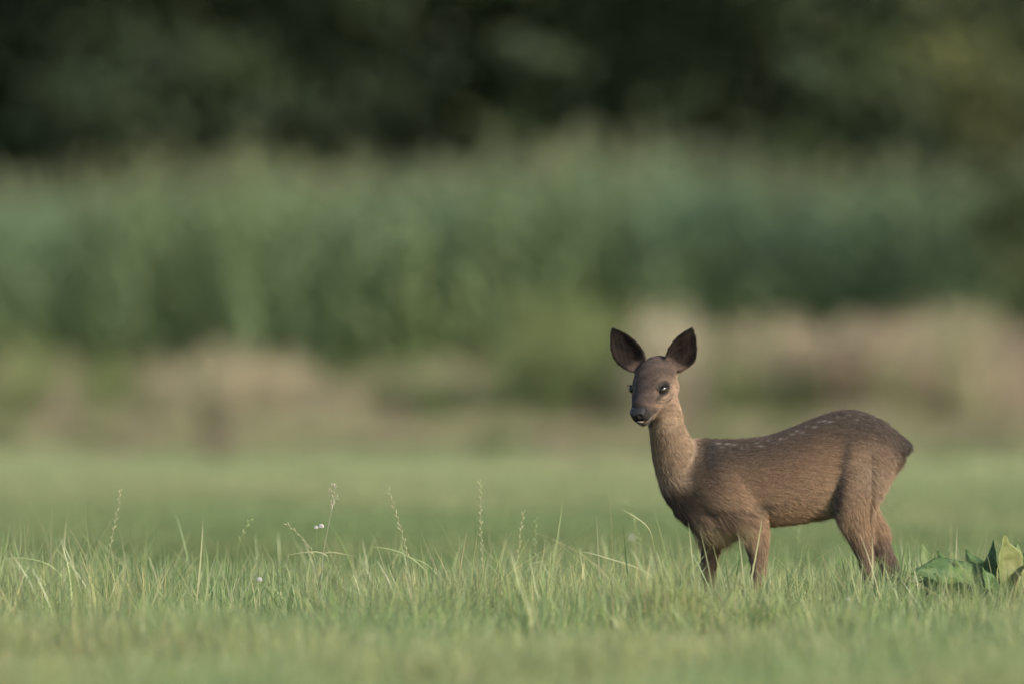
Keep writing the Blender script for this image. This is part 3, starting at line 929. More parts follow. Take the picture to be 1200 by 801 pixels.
# torso: px, top row, bottom row, half width, height fraction of the widest place
tor = np.array([(786, 548, 580, .022, .5), (793, 528, 592, .040, .5), (803, 517, 603, .055, .45), (818, 512.5, 611, .067, .42), (840, 513.5, 615, .078, .42),
                (870, 513.5, 616, .087, .42), (900, 509.5, 615, .094, .42), (930, 499, 612, .099, .42), (960, 487, 607, .099, .45), (990, 479.5, 598, .092, .5),
                (1015, 483.5, 584, .082, .5), (1036, 494, 562, .066, .5), (1050, 504, 546, .045, .5), (1060, 513, 534, .024, .5)], float)
A = resample(tor, 4)
rings = []
for x, t, b_, hw, f_ in A:
    zt, zb = Z(t), Z(b_); zc = zb + (zt - zb) * f_
    c, s = np.cos(TH), np.sin(TH)
    yy = hw * np.sign(c) * np.abs(c) ** .85
    up = s > 0
    zz = np.where(up, zc + (zt - zc) * np.abs(s) ** .92, zc - (zc - zb) * np.abs(s) ** .85)
    yy = np.where(up, yy * (1 - .22 * s ** 2), yy * (1 - .15 * s ** 2))
    rings.append(np.stack([np.full(32, X(x)), yy, zz], 1))
loft(rings)

# neck
neck_n = [(774, 452, 15, .034, -.028), (777.5, 476, 19, .040, -.050), (780.5, 498, 19.5, .041, -.050), (787, 522, 24, .045, -.028), (798, 548, 30, .050, -.005), (812, 568, 35, .060, 0), (832, 580, 34, .066, 0)]
neckC, neckT = limb(neck_n)
# brisket between the forelegs
limb([(800, 583, 18, .040, 0), (820, 600, 19, .050, -.005), (842, 608, 17, .055, -.010), (868, 606, 14, .05, 0), (895, 605, 11, .05, 0)])
# shoulder and fore legs
near_f = [(828, 538, 18, .014, -.046), (834, 555, 26, .022, -.056), (850, 578, 27, .030, -.068), (872, 598, 22, .031, -.068), (884, 617, 16.0, .026, -.064), (887, 640, 12.5, .022, -.061),
          (888.5, 662, 8.8, .019, -.058), (888, 683, 7.8, .017, -.057), (887.5, 693, 6.8, .014, -.057), (887, 712, 4.9, .0105, -.057), (886.5, 724, 5.6, .012, -.057), (884, 732, 4.6, .0105, -.057)]
far_f = [(824, 535, 18, .020, .050), (830, 560, 24, .026, .060), (834, 590, 22, .030, .064), (836, 612, 17, .026, .062), (835, 634, 12.2, .022, .058), (832, 654, 9.5, .019, .055), (830.5, 676, 8.0, .017, .054),
         (830, 688, 6.8, .014, .054), (829.5, 708, 4.9, .0105, .054), (829, 721, 5.6, .012, .054), (826.5, 729, 4.6, .0105, .054)]
near_h = [(1014, 508, 27, .018, -.046), (1012, 532, 34, .026, -.058), (1005, 556, 32.5, .033, -.066), (999, 580, 27, .034, -.069), (999.5, 601, 21.5, .031, -.067), (1005, 621, 15.5, .026, -.062), (1011, 642, 11, .021, -.058),
          (1016.5, 662, 8.6, .017, -.056), (1019, 678, 8.4, .0155, -.055), (1018, 690, 6.6, .0125, -.055), (1015.5, 710, 4.9, .0105, -.055), (1013.5, 725, 5.6, .012, -.055), (1010.5, 733, 4.6, .0105, -.055)]
far_h = [(1014, 508, 27, .018, .046), (1012, 532, 34, .028, .058), (1006, 558, 32, .034, .062), (1003, 582, 26, .034, .064), (1010, 604, 20, .031, .064), (1024, 624, 16, .026, .062), (1033, 642, 12.0, .021, .060),
         (1041, 658, 10.5, .018, .058), (1045.5, 671, 9.6, .016, .057), (1044, 684, 7.0, .0125, .057), (1040, 704, 4.9, .0105, .057), (1037, 718, 5.6, .012, .057), (1034, 727, 4.6, .0105, .057)]
limbs = [limb(q) for q in (near_f, far_f, near_h, far_h)]
tailC, tailT = limb([(1036, 512, 12, .030, 0), (1050, 518, 11, .022, 0), (1059, 521, 8, .016, 0), (1065.5, 523.5, 4, .008, 0)])

# head frame
HC = np.array([X(766.5), -.045, Z(447)])
HF = unit(np.array([-.36, -.655, -.665]))
HR = unit(np.array([-HF[1], HF[0], 0.0]) * 1.0)
HU = np.cross(HR, HF)
if HU[2] < 0: HU = -HU
if HR[0] < 0: HR = -HR
HS = 1.08


def hp(s, r, u):
    s, r, u = np.broadcast_arrays(s, r, u)
    return HC + HS * (s[..., None] * HF + r[..., None] * HR + u[..., None] * HU)


hst = resample([(-.066, .012, -.018, .018), (-.056, .030, -.034, .033), (-.034, .041, -.046, .043), (-.008, .044, -.057, .0475), (.014, .0395, -.057, .0465), (.034, .032, -.060, .0425), (.052, .0255, -.0575, .0375),
                (.070, .0205, -.052, .0305), (.086, .0175, -.046, .0245), (.099, .0150, -.040, .0215), (.108, .010, -.033, .019), (.113, .002, -.026, .012)], 4)
rings = []
for s_, ut, ub, hw in hst:
    c, s = np.cos(TH), np.sin(TH); uc = (ut + ub) / 2 + .004
    uu = np.where(s > 0, uc + (ut - uc) * np.abs(s) ** .8, uc - (uc - ub) * np.abs(s) ** 1.0)
    rr = hw * np.sign(c) * np.abs(c) ** .85 * np.where(s < 0, 1 - .28 * s ** 2, 1 - .12 * s ** 2)
    rings.append(hp(s_, rr, uu))
loft(rings)


def blob(s_, r_, u_, a, b, c):
    """ellipsoid in the head frame"""
    ph = np.linspace(.15, PI - .15, 9)
    loft([hp(s_ + a * math.cos(q), r_ + b * math.sin(q) * np.cos(TH), u_ + c * math.sin(q) * np.sin(TH)) for q in ph])


for sg in (-1, 1):
    blob(.028, sg * .0310, .0165, .019, .0080, .0070)     # brow over the eye
    blob(.004, sg * .034, -.028, .040, .012, .022)       # cheek
    blob(.092, sg * .0140, -.014, .018, .010, .012)      # flews beside the nose
blob(.090, 0, -.0345, .018, .013, .0085)                 # chin and lower lip


# ears: base, tip (photograph pixels, depth), facing
def ear(bx, by, b_dep, tx, ty, t_dep, face, wmax, lean):
    B = np.array([X(bx), b_dep, Z(by)]); Tp = np.array([X(tx), t_dep, Z(ty)])
    ax = Tp - B; L = np.linalg.norm(ax); ax /= L
    n = unit(np.asarray(face, float)); n = unit(n - ax * (n @ ax)); sd = np.cross(ax, n)
    if sd[0] < 0: sd = -sd
    ts = np.linspace(0, 1, 26); m = 15; vs = np.linspace(-1, 1, m)
    rings = []
    for t in ts:
        wd = wmax * np.interp(t, [0, .08, .2, .36, .52, .68, .82, .92, .975, 1], [.50, .64, .84, 1.0, .97, .79, .50, .25, .10, .02])
        cup = wd * np.interp(t, [0, .1, .3, .7, 1], [1.15, 1.0, .72, .5, .3])
        th = np.interp(t, [0, .3, 1], [.0042, .0032, .0024])
        shift = lean * math.sin(PI * t) * L
        c = B + ax * L * t + sd * shift
        front = c + sd * (wd * np.sin(vs * 1.35) / math.sin(1.35))[:, None] + n * (cup * (1 - np.cos(vs * 1.35)) * .85)[:, None]
        nb = -(n * np.cos(vs * 1.1)[:, None]) + sd * np.sin(vs * 1.1)[:, None]
        back = front + nb * th * 1.6
        rings.append(np.concatenate([front, back[::-1]]))
    loft(rings)
    return B, ax, n, sd, L


ears = [ear(752.5, 431, -.030, 718.3, 385.2, -.020, (-.10, -1, .05), .0315, -.05),
        ear(785.5, 432, -.045, 810.6, 384.2, -.035, (.06, -1, .02), .0325, .065)]
for e_, sg in zip(ears, (-1, 1)):                        # ear butts on the skull
    blob(-.028, sg * .034, .018, .020, .011, .015)

V = np.concatenate(parts_V); Q = np.concatenate(parts_Q); T = np.concatenate(parts_T)
me = bpy.data.meshes.new('body')
me.from_pydata(V.tolist(), [], Q.tolist() + T.tolist())
me.update()
bm = bmesh.new(); bm.from_mesh(me); bmesh.ops.recalc_face_normals(bm, faces=bm.faces); bm.to_mesh(me); bm.free()
tmp = bpy.data.objects.new('body_tmp', me); COL.objects.link(tmp)
r_ = tmp.modifiers.new('r', 'REMESH'); r_.mode = 'VOXEL'; r_.voxel_size = 0.0024; r_.use_smooth_shade = True
sm = tmp.modifiers.new('s', 'SMOOTH'); sm.factor = .5; sm.iterations = 5
dg = bpy.context.evaluated_depsgraph_get()
body_me = bpy.data.meshes.new_from_object(tmp.evaluated_get(dg))
bpy.data.objects.remove(tmp)
body_me.name = 'body'
nv = len(body_me.vertices)
co = np.zeros(nv * 3, np.float32); body_me.vertices.foreach_get('co', co); co = co.reshape(-1, 3).astype(float)
# melt the joints of the trunk (not the head or ears)
ed = np.zeros(len(body_me.edges) * 2, np.int32); body_me.edges.foreach_get('vertices', ed); ed = ed.reshape(-1, 2)
deg = np.bincount(ed.ravel(), minlength=nv).astype(float)
zcut = np.clip((Z(500) - co[:, 2]) / .03, 0, 1); trunk_w = np.where(co[:, 0] > X(815), 1, zcut) * np.clip((co[:, 2] - Z(660)) / .05, .15, 1)
for B_ in ears:
    for q_ in (0, .06):
        trunk_w = np.maximum(trunk_w, np.clip(1.5 - np.linalg.norm(co - (B_[0] + B_[1] * q_ * B_[4]), axis=1) / .020, 0, .75))
for it in range(26):
    acc = np.stack([np.bincount(ed[:, 0], co[ed[:, 1], i], nv) + np.bincount(ed[:, 1], co[ed[:, 0], i], nv) for i in range(3)], 1)
    co += (acc / deg[:, None] - co) * (.6 * trunk_w)[:, None]


def to_head(p):
    q = (p - HC) / HS
    return q @ HF, q @ HR, q @ HU


# eye sockets, nostril wings, mouth line
EYES = [(.0360, -.0405, .0115), (.0345, .0405, .0085)]
eye_c = [hp(*np.array(e)) for e in EYES]
hs_, hr_, hu_ = to_head(co)
for e, c in zip(EYES, eye_c):
    out = unit(HR * np.sign(e[1]) * .9 + HF * .35 + HU * .15)
    dist = np.linalg.norm(co - c, axis=1)
    w_ = np.exp(-(dist / .0115) ** 2)
    co -= out * (w_ * .0035)[:, None]
mouth = np.exp(-((hu_ + .0215 + .10 * (hs_ - .10)) / .0017) ** 2) * (hs_ > .076) * (hs_ < .118)
mn = unit(co - hp(.085, 0, -.018))
co -= mn * (mouth * .0025)[:, None]
body_me.vertices.foreach_set('co', co.astype(np.float32).ravel()); body_me.update()
body_me.materials.clear()

# ---- coat colour as a function of place, with some body shade painted in
from mathutils import noise as mnoise


def sstep(a, b, x):
    t = np.clip((x - a) / (b - a), 0, 1); return t * t * (3 - 2 * t)


def mixc(c, k, w_): return c * (1 - w_[:, None]) + np.asarray(k)[None] * w_[:, None]


top_x, top_y = A[:, 0], A[:, 1]
BROWN = (.195, .128, .084); DARK = (.048, .040, .035); BLK = (.018, .016, .016); FAWN = (.258, .186, .128); CREAM = (.36, .31, .20); GREY = (.085, .075, .068)


def coat(p, nrm):
    px = p[:, 0] * S + 920; py = GYP - p[:, 2] * S
    c = np.tile(np.array(BROWN), (len(p), 1))
    tor_w = sstep(800, 815, px) * (py < 640)
    dt = py - np.interp(px, top_x, top_y)
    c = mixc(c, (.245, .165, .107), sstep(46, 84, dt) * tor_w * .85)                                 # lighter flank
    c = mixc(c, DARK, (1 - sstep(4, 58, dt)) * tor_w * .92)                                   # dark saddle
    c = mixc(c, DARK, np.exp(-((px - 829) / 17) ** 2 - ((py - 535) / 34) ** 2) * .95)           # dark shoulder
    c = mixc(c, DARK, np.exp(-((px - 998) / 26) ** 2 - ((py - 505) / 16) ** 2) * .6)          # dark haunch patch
    c = mixc(c, DARK, np.exp(-((px - 982 + (py - 560) * .16) / 6) ** 2) * sstep(500, 530, py) * (1 - sstep(596, 612, py)) * .9)   # flank fold, its crease shade painted into the coat
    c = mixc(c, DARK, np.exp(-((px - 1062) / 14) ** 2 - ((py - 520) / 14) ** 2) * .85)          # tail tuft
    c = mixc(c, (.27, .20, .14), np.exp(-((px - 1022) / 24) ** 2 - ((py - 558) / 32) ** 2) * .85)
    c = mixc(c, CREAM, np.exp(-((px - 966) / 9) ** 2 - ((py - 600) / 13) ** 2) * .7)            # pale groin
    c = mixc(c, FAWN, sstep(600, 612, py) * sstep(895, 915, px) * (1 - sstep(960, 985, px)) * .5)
    c = mixc(c, DARK, np.exp(-((px - 893) / 13) ** 2 - ((py - 592) / 6) ** 2) * .7)             # painted shade behind the elbow
    # neck
    nw = (1 - sstep(803, 824, px + (py - 540) * .1)) * sstep(468, 490, py) * (1 - sstep(560, 582, py))
    c = mixc(c, FAWN, nw * .95)
    c = mixc(c, (.16, .115, .08), nw * (1 - sstep(758, 782, px + (500 - py) * .35)) * .4)
    # chest front
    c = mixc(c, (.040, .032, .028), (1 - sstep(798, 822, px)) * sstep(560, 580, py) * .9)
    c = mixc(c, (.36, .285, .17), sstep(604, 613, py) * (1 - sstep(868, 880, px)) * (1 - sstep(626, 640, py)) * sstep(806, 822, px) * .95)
    c = mixc(c, DARK, np.exp(-((px - 850) / 34) ** 2 - ((py - 598 - (px - 850) * .05) / 3.5) ** 2) * .6)  # shadow arc above the brisket fringe, painted into the coat
    # legs: brown with dark fronts
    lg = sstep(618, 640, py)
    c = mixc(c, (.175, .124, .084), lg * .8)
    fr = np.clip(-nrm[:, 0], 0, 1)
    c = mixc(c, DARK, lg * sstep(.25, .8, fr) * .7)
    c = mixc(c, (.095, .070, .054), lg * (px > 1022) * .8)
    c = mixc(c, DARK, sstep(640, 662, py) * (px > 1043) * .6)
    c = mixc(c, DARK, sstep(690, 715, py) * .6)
    # pale flecks along the back
    for fx in (838, 843, 849, 856, 866, 872, 883, 888, 897, 903, 911, 917, 924, 931, 936, 941, 951, 956, 963, 969, 978, 985, 990, 999):
        fy = np.interp(fx, top_x, top_y) + 8 + 2.5 * math.sin(fx * 1.7)
        c = mixc(c, (.26, .24, .22), np.exp(-((px - fx) / (1.6 + .9 * math.sin(fx))) ** 2 - ((py - fy) / 1.1) ** 2) * .6)
    # head
    s, r, u = to_head(p)
    hd = (np.abs(r) < .075) * (s > -.075) * (s < .14) * (u > -.062) * (u < .075) * (py < 502) * (px < 802)
    hw = hd.astype(float) * (1 - sstep(478, 500, py) * (px > 764))
    h = np.tile(np.array((.082, .058, .046)), (len(p), 1))
    h = mixc(h, (.225, .155, .108), sstep(.018, .034, np.abs(r)) * sstep(.016, -.014, u) * .9)
    h = mixc(h, (.24, .17, .115), sstep(-.030, -.045, u) * (s < .08) * .9)        # cheeks
    h = mixc(h, (.036, .031, .033), np.exp(-((r + .014) / .025) ** 2) * sstep(.01, .05, s) * sstep(-.02, .0, u) * .85)     # dark bridge of the nose, shifted to paint the face's shaded half
    h = mixc(h, (.085, .066, .056), np.exp(-(r / .022) ** 2) * (1 - sstep(.0, .03, s)) * sstep(.0, .02, u) * .6)
    h = mixc(h, BLK, sstep(.084, .098, s) * (u > -.036) * .92)                                       # muzzle
    h = mixc(h, BLK, np.exp(-((s - .084) / .011) ** 2) * sstep(.006, .014, np.abs(r)) * np.exp(-((u + .016) / .011) ** 2))   # dark patch at the mouth corner
    h = mixc(h, (.16, .13, .115), np.exp(-((u + .0235) / .004) ** 2) * sstep(.085, .095, s) * .7)                        # pale lip
    h = mixc(h, DARK, sstep(.078, .09, s) * (u < -.031) * .8)
    for e in EYES:
        de = np.sqrt(((s - e[0]) / 1.25) ** 2 + (r - e[1]) ** 2 + (u - e[2]) ** 2)
        h = mixc(h, (.19, .135, .10), np.exp(-((de - .0195) / .004) ** 2) * .6)
        h = mixc(h, BLK, 1 - sstep(.0125, .0175, de + .0025 * np.sin(s * 900) * np.sin(u * 700)))
        h = mixc(h, DARK, np.exp(-((s - e[0] + .006) / .014) ** 2 - ((u - e[2] - .012) / .006) ** 2) * (np.sign(r) == np.sign(e[1])) * .6)
        tear = np.exp(-((s - e[0] - .020) / .012) ** 2 - ((u - e[2] + .006) / .005) ** 2) * (np.sign(r) == np.sign(e[1])) * (np.abs(r) > .018)
        h = mixc(h, BLK, tear * .9)
        for k_ in (.0225, .0285):
            h = mixc(h, DARK, np.exp(-((de - k_) / .0016) ** 2) * (u < e[2] - .004) * (s > e[0] - .012) * .75)
    c = c * (1 - hw[:, None]) + h * hw[:, None]
    for (B, ax, n, sd, L) in ears:
        q = p - B; t = q @ ax / L; v = np.abs(q @ sd)
        on = (t > .10) * (t < 1.1) * (v < .05) * (np.abs(q @ n) < .06) * (py < 436)
        inner = (nrm @ n > .15)
        ec = np.where(inner[:, None], np.array((.015, .010, .008))[None], np.array((.040, .029, .023))[None])
        ec = ec * (1 + .55 * inner * np.sin(t * 17 + v * 160) * np.sin(v * 330 + t * 9))[:, None]
        rim = sstep(.70, 1.0, t)[:, None]
        ec = ec * (1 - .5 * rim)
        ec = mixc(ec, (.070, .050, .038), (1 - sstep(.06, .26, t)) * .7)
        onw = on.astype(float) * sstep(.10, .2, t)
        c = c * (1 - onw[:, None]) + ec * onw[:, None]
    return c


# body material = skin under the coat, coloured by the same map
nrm = np.zeros(nv * 3, np.float32); body_me.vertices.foreach_get('normal', nrm); nrm = nrm.reshape(-1, 3).astype(float)
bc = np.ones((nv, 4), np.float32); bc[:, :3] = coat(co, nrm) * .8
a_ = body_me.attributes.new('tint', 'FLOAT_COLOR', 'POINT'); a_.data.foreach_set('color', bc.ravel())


def mat_tint(name, rough, spec, sheen=0.0):
    m = bpy.data.materials.new(name); m.use_nodes = True
    b = m.node_tree.nodes['Principled BSDF']; a = m.node_tree.nodes.new('ShaderNodeAttribute'); a.attribute_name = 'tint'
    m.node_tree.links.new(a.outputs['Color'], b.inputs['Base Color'])
    b.inputs['Roughness'].default_value = rough; b.inputs['Specular IOR Level'].default_value = spec
    return m


deer = empty('roe_deer', deer_base)
tag(deer, 'dark brown roe deer fawn standing side on, its head turned to the camera', 'deer')
body = obj('body', body_me, mat_tint('deer_skin', .85, .15), deer)

# ---- hair
fl_p, fl_d = [], []


def flow(pts, dirs):
    fl_p.extend(np.asarray(pts).tolist()); fl_d.extend(unit(np.asarray(dirs, float)).tolist())


for x in range(815, 1060, 9):
    for rt in (.1, .35, .6, .85):
        z1, z0 = np.interp(x, top_x, A[:, 1]), np.interp(x, top_x, A[:, 2]); py = z1 + (z0 - z1) * rt
        slope = np.interp(x + 8, top_x, A[:, 1]) - np.interp(x - 8, top_x, A[:, 1])
        hx = 1.0; hz = -slope / 16 * (1 - rt) - .10 - .35 * sstep(.5, 1, rt)
        if x > 1000: hz -= (x - 1000) / 60 * .9
        for y in (-.07, .07): flow([[X(x), y, Z(py)]], [[hx, 0, hz]])
for i in range(0, len(neckC), 2):
    flow([neckC[i] + [0, y, 0] for y in (-.03, .03)], [neckT[i] + [.15, 0, 0]] * 2)
for (C_, T_) in limbs:
    for i in range(6, len(C_), 2): flow([C_[i]], [T_[i]])
for (x, y, dx, dz) in ((835, 612, .5, -.8), (855, 612, .6, -.8), (1050, 545, .6, -.9), (1035, 570, .55, -.9), (1025, 592, .3, -1), (985, 590, .2, -1), (1010, 560, .3, -1)):
    for yy in (-.05, .05): flow([[X(x), yy, Z(y)]], [[dx, 0, dz]])
for s_ in np.arange(-.06, .12, .012):
    for rr in (-.035, 0, .035):
        flow([hp(s_, rr, .01)], [-HF + HR * rr * 6]); flow([hp(s_, rr, -.03)], [-HF * .8 + HR * rr * 5 - HU * .2])
for (B, ax, n, sd, L) in ears:
    for t in (.1, .3, .5, .7, .9):
        for v in (-.02, 0, .02): flow([B + ax * L * t + sd * v], [ax + sd * v * 12])
fl_p = np.array(fl_p); fl_d = np.array(fl_d)

body_me.calc_loop_triangles()
tri = np.zeros(len(body_me.loop_triangles) * 3, np.int32); body_me.loop_triangles.foreach_get('vertices', tri); tri = tri.reshape(-1, 3)
a0, b0, c0 = co[tri[:, 0]], co[tri[:, 1]], co[tri[:, 2]]
ar = np.linalg.norm(np.cross(b0 - a0, c0 - a0), axis=1) * .5
cen = (a0 + b0 + c0) / 3
cpx = cen[:, 0] * S + 920; cpy = GYP - cen[:, 2] * S
headness = (cpy < 500) * (cpx < 803)
wgt = ar * np.where(headness, 3.2, 1.0) * np.where(cpy > 690, .6, 1)
NH = 330000
fi = rng.choice(len(tri), NH, p=wgt / wgt.sum())
u1, u2 = rng.random(NH), rng.random(NH); sw = u1 + u2 > 1; u1[sw], u2[sw] = 1 - u1[sw], 1 - u2[sw]
root = a0[fi] + (b0 - a0)[fi] * u1[:, None] + (c0 - a0)[fi] * u2[:, None]
N_ = unit(nrm[tri[fi, 0]] * (1 - u1 - u2)[:, None] + nrm[tri[fi, 1]] * u1[:, None] + nrm[tri[fi, 2]] * u2[:, None])
F = np.zeros_like(root)
for s0 in range(0, NH, 20000):
    r0 = root[s0:s0 + 20000]
    d2 = ((r0[:, None, :] - fl_p[None]) ** 2).sum(-1) + 2e-5
    wgt_ = 1 / d2 ** 2
    F[s0:s0 + 20000] = (wgt_[:, :, None] * fl_d[None]).sum(1) / wgt_.sum(1)[:, None]
F = unit(F)
Tn = unit(F - N_ * (F * N_).sum(1)[:, None])
px = root[:, 0] * S + 920; py = GYP - root[:, 2] * S
s, r, u = to_head(root)
onhead = (py < 500) * (px < 803) * (s > -.07) * (s < .13) * (np.abs(r) < .07) * (u > -.06)
L_ = np.full(NH, .0125)
dt = py - np.interp(px, top_x, top_y)
L_ = np.where((dt < 14) & (px > 815), .011, L_)
L_ = np.where((px < 815) & (py > 490), .0105, L_)
L_ = np.where(py > 640, .010, L_); L_ = np.where(py > 690, .006, L_)
L_ = np.where((py > 600) & (py < 625) & (px > 808) & (px < 880), .034, L_)          # brisket fringe
L_ = np.where((px < 815) & (py > 560) & (py < 612), .016, L_)
L_ = np.where((px > 1018) & (py > 530) & (py < 625), .020, L_)                    # breeches
L_ = np.where((px > 1055) & (py < 535), .016, L_)
L_ = np.where((py > 590) & (py < 625) & (px > 950) & (px < 990), .018, L_)
L_ = np.where(onhead, .0060, L_); L_ = np.where(onhead & (s > .06), .0035, L_)
earmask = np.zeros(NH, bool); inner = np.zeros(NH, bool)
for (B, ax, n, sd, L) in ears:
    q = root - B; t = q @ ax / L
    m_ = (t > .12) & (t < 1.1) & (np.abs(q @ sd) < .05) & (np.abs(q @ n) < .06) & (py < 434)
    earmask |= m_; inner |= m_ & (N_ @ n > .1)
L_ = np.where(earmask, .0050, L_); L_ = np.where(inner, .0065, L_)
L_ *= rng.uniform(.65, 1.25, NH)
dm = np.minimum(*[np.linalg.norm(root - c, axis=1) for c in eye_c])
nose_m = (s > .099) & (u > -.016) & onhead
keep = (dm > .0135) & ~nose_m & (py < 729)
lift = np.where(onhead, .28, np.where(earmask, .35, .24)); lift = np.where((px > 1018) & (py > 530) & (py < 625), .55, lift)
lift = np.where((py > 600) & (py < 625) & (px > 808) & (px < 880), .5, lift)
lift = lift + rng.normal(0, .05, NH)
stray = (rng.random(NH) < np.where((px > 1018) | (py > 596), .08, .03)) & ~onhead & ~earmask
lift = np.where(stray, lift * 2.4, lift); L_ = np.where(stray, L_ * 1.25, L_)
# clumping: neighbouring hairs share a sideways drift
Bn = np.cross(N_, Tn)
g1 = np.sin(root[:, 0] * 310 + np.sin(root[:, 2] * 270) * 2.2) + np.sin(root[:, 2] * 390 + root[:, 0] * 140 + root[:, 1] * 200)
fringe = (py > 600) & (py < 628) & (px > 806) & (px < 882)
drift = np.where(fringe, .34, .05) * g1 + rng.normal(0, .13, NH)
dirv = unit(Tn + N_ * np.clip(lift, .04, 1)[:, None] + Bn * drift[:, None])
K = 4
tt = np.linspace(0, 1, K)
P = root[:, None, :] + dirv[:, None, :] * (L_[:, None] * tt[None])[..., None] + (Tn * 1.0 - N_ * .35 + np.array([0, 0, -.25]))[:, None, :] * (L_[:, None] * .30 * tt[None] ** 2)[..., None]
P[:, 0] -= N_ * .001
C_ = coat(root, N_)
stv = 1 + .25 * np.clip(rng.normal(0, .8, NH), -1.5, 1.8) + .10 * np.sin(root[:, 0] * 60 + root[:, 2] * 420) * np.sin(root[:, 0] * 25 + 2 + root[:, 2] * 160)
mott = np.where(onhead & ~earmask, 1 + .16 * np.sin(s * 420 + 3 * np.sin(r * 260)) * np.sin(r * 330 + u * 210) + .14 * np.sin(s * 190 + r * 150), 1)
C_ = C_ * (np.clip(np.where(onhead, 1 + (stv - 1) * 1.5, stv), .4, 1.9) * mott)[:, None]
rad = np.where(onhead | earmask, .00024, .00030)
root, P, C_, rad = root[keep], P[keep], C_[keep], rad[keep]
n = len(P)
hc = bpy.data.hair_curves.new('fur')
hc.add_curves([K] * n)
hc.attributes['position'].data.foreach_set('vector', P.astype(np.float32).ravel())
ra = hc.attributes.get('radius') or hc.attributes.new('radius', 'FLOAT', 'POINT')
ra.data.foreach_set('value', (rad[:, None] * np.array([1.0, .95, .65, .12])[None]).astype(np.float32).ravel())
ca = hc.attributes.new('tint', 'FLOAT_COLOR', 'CURVE')
cc = np.ones((n, 4), np.float32); cc[:, :3] = C_
ca.data.foreach_set('color', cc.ravel())
hc.materials.append(mat_tint('fur_hair', .6, .16))
fur = bpy.data.objects.new('fur', hc); link(fur, deer)
fur.parent = body
body.parent = deer

# ---- eyes, nose, hooves
eye_m = mat_plain('eye_glass', (.012, .009, .008), .05, .8, .2)
lid_m = mat_plain('eyelid_skin', (.012, .010, .010), .75, .12, .3, 400, .2)
nose_m_ = mat_plain('wet_nose', (.009, .008, .009), .45, .35, .4, 900, .9)
lip_m = mat_plain('pale_lip', (.30, .245, .225), .5, .4, .2, 300)
hoof_m = mat_plain('hoof_horn', (.02, .018, .016), .35, .4, .3, 200, .2)


def sphere(name, c, r, mat, parent, scale=(1, 1, 1), axes=None, seg=20):
    bm = bmesh.new(); bmesh.ops.create_uvsphere(bm, u_segments=seg, v_segments=seg // 2 + 2, radius=1)
    me = bpy.data.meshes.new(name); bm.to_mesh(me); bm.free()
    for p_ in me.polygons: p_.use_smooth = True
    v = np.zeros(len(me.vertices) * 3, np.float32); me.vertices.foreach_get('co', v); v = v.reshape(-1, 3) * np.array(scale) * r
    if axes is not None: v = v @ np.array(axes)
    me.vertices.foreach_set('co', (v + c).astype(np.float32).ravel()); me.update()
    return obj(name, me, mat, parent)


for e, c in zip(EYES, eye_c):
    sg = np.sign(e[1])
    out = unit(HR * sg * .86 + HF * .42 + HU * .10)
    fwd = unit(HF - out * (HF @ out)); upv = np.cross(out, fwd)
    if upv @ HU < 0: upv = -upv
    cc_ = c - out * .0040
    eo = sphere('eye', cc_, .0102 * HS, eye_m, deer, (1.15, .88, .92), (fwd, upv, out))
    # lids: a rim around the opening, thicker above, plus lashes
    b = Build(); k = 28; th = np.linspace(0, 2 * PI, k + 1)
    ring = np.array([cc_ + out * (.0046 * HS - .0014 * math.sin(q)) + fwd * .0102 * HS * math.cos(q) + upv * .0064 * HS * math.sin(q) * (1 - .25 * math.cos(q)) for q in th])
    rr = np.array([.0016 + .0010 * max(0, math.sin(q)) for q in th])
    V_, Q_ = tube_verts(ring, rr, 8); b.add(V_, Q_)
    for q in np.linspace(.25, PI - .25, 16):
        p0 = cc_ + out * .0050 * HS + fwd * .0104 * HS * math.cos(q) + upv * .0086 * HS * math.sin(q)
        p2 = p0 + out * .007 + upv * .003 + fwd * math.cos(q) * .004 + HF * .001
        V_, Q_ = tube_verts(bezier(p0, p0 + out * .004 - upv * .001, p2, 4), [.0004, .00035, .00025, .0001], 4); b.add(V_, Q_)
    obj('eyelid', b.mesh('eyelid', True), lid_m, eo)

# nose pad: a shaped loft with two nostrils pressed in
rings = []
for s_, ut, ub, hw in resample([(.097, .0135, -.006, .0165), (.104, .0130, -.0085, .0180), (.111, .0105, -.0100, .0170), (.1165, .0060, -.0100, .0125), (.1185, .001, -.0080, .006)], 4):
    c, sn = np.cos(TH), np.sin(TH); uc = (ut + ub) / 2
    rings.append(hp(s_, hw * np.sign(c) * np.abs(c) ** .8 * (1 + .18 * sn), uc + (ut - ub) / 2 * np.sign(sn) * np.abs(sn) ** .85))
k = len(rings); Vn = np.concatenate(rings); ii_ = np.arange(k - 1)[:, None] * 32; jj_ = np.arange(32)[None]
Qn = np.stack([ii_ + jj_, ii_ + (jj_ + 1) % 32, ii_ + 32 + (jj_ + 1) % 32, ii_ + 32 + jj_], -1).reshape(-1, 4)
mn_ = bpy.data.meshes.new('nose')
mn_.from_pydata(np.concatenate([Vn, [rings[-1].mean(0)]]).tolist(), [], Qn.tolist() + [(len(Vn), (k - 1) * 32 + j, (k - 1) * 32 + (j + 1) % 32) for j in range(32)])
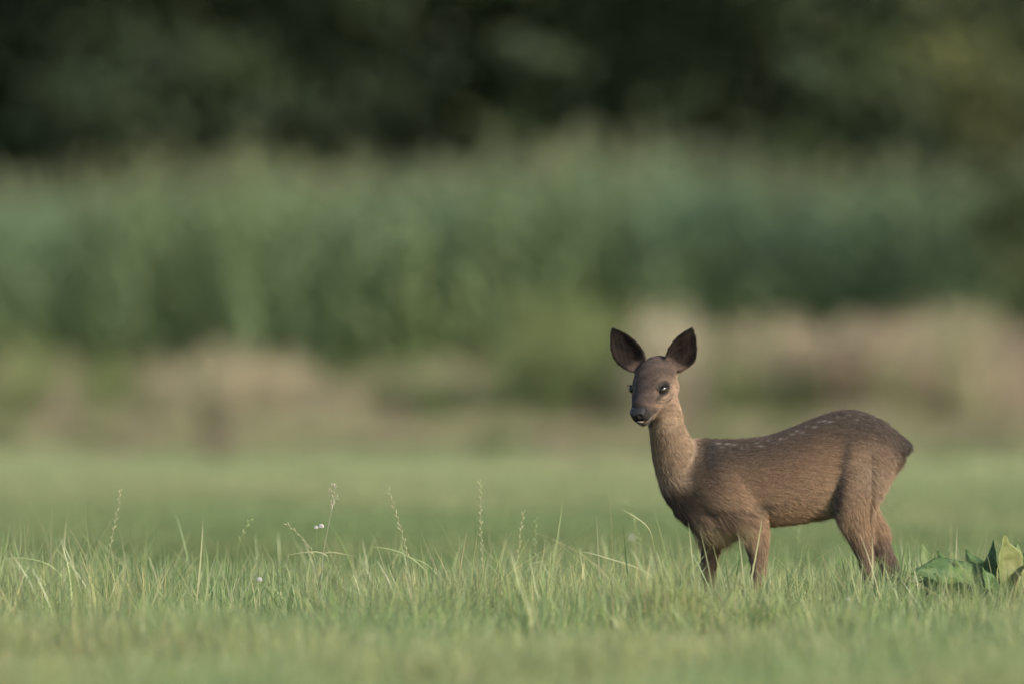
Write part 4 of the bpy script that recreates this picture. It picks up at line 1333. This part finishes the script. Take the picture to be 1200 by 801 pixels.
bm = bmesh.new(); bm.from_mesh(mn_); bmesh.ops.recalc_face_normals(bm, faces=bm.faces); bmesh.ops.subdivide_edges(bm, edges=bm.edges, cuts=1, use_grid_fill=True)
for v_ in bm.verts:
    p_ = np.array(v_.co)
    for sg in (-1, 1):
        nc = hp(.1125, sg * .0100, .0005); dd = p_ - nc
        e_ = math.exp(-((dd @ HR) / .0034) ** 2 - ((dd @ HU) / .0042) ** 2)
        if (p_ - HC) @ HF / HS > .103: v_.co = p_ - HF * e_ * .0065
    e_ = math.exp(-(((p_ - HC) @ HR) / .0014) ** 2); v_.co = np.array(v_.co) - HF * e_ * .0012
bm.normal_update(); bm.to_mesh(mn_); bm.free()
for p_ in mn_.polygons: p_.use_smooth = True
obj('nose', mn_, nose_m_, deer)
sphere('lower_lip', hp(.1090, .0020, -.0190), 1.0, lip_m, deer, (.0115, .0075, .0034), (HR, HF, HU))

for (q, nm) in ((near_f, 0), (far_f, 1), (near_h, 2), (far_h, 3)):
    x, y, t, dep, yy = q[-1]
    for sd_ in (-1, 1):
        rings = []
        for zz, fr_, bk, hw in ((0.020, .010, .010, .0055), (.012, .017, .011, .0075), (.004, .026, .011, .0085), (-.0, .030, .010, .008)):
            th = TH[::2]; cx = X(x) - (fr_ - bk) / 2; lx = (fr_ + bk) / 2
            rings.append(np.stack([cx + lx * np.cos(th) , yy + sd_ * .0078 + hw * np.sin(th) * (1 - .25 * (np.cos(th) < 0)), np.full(len(th), Z(y) - .016 + zz * 1.0)], 1))
        zmin = Z(y) - .016
        V_ = np.concatenate(rings); V_[:, 2] -= 0
        nn = len(th); ii_ = np.arange(3)[:, None] * nn; jj_ = np.arange(nn)[None]
        Q_ = np.stack([ii_ + jj_, ii_ + (jj_ + 1) % nn, ii_ + nn + (jj_ + 1) % nn, ii_ + nn + jj_], -1).reshape(-1, 4).tolist() + [list(range(nn)), list(range(3 * nn, 4 * nn))[::-1]]
        hm = bpy.data.meshes.new('hoof'); hm.from_pydata(V_.tolist(), [], Q_); hm.update()
        obj('hoof', hm, hoof_m, deer)
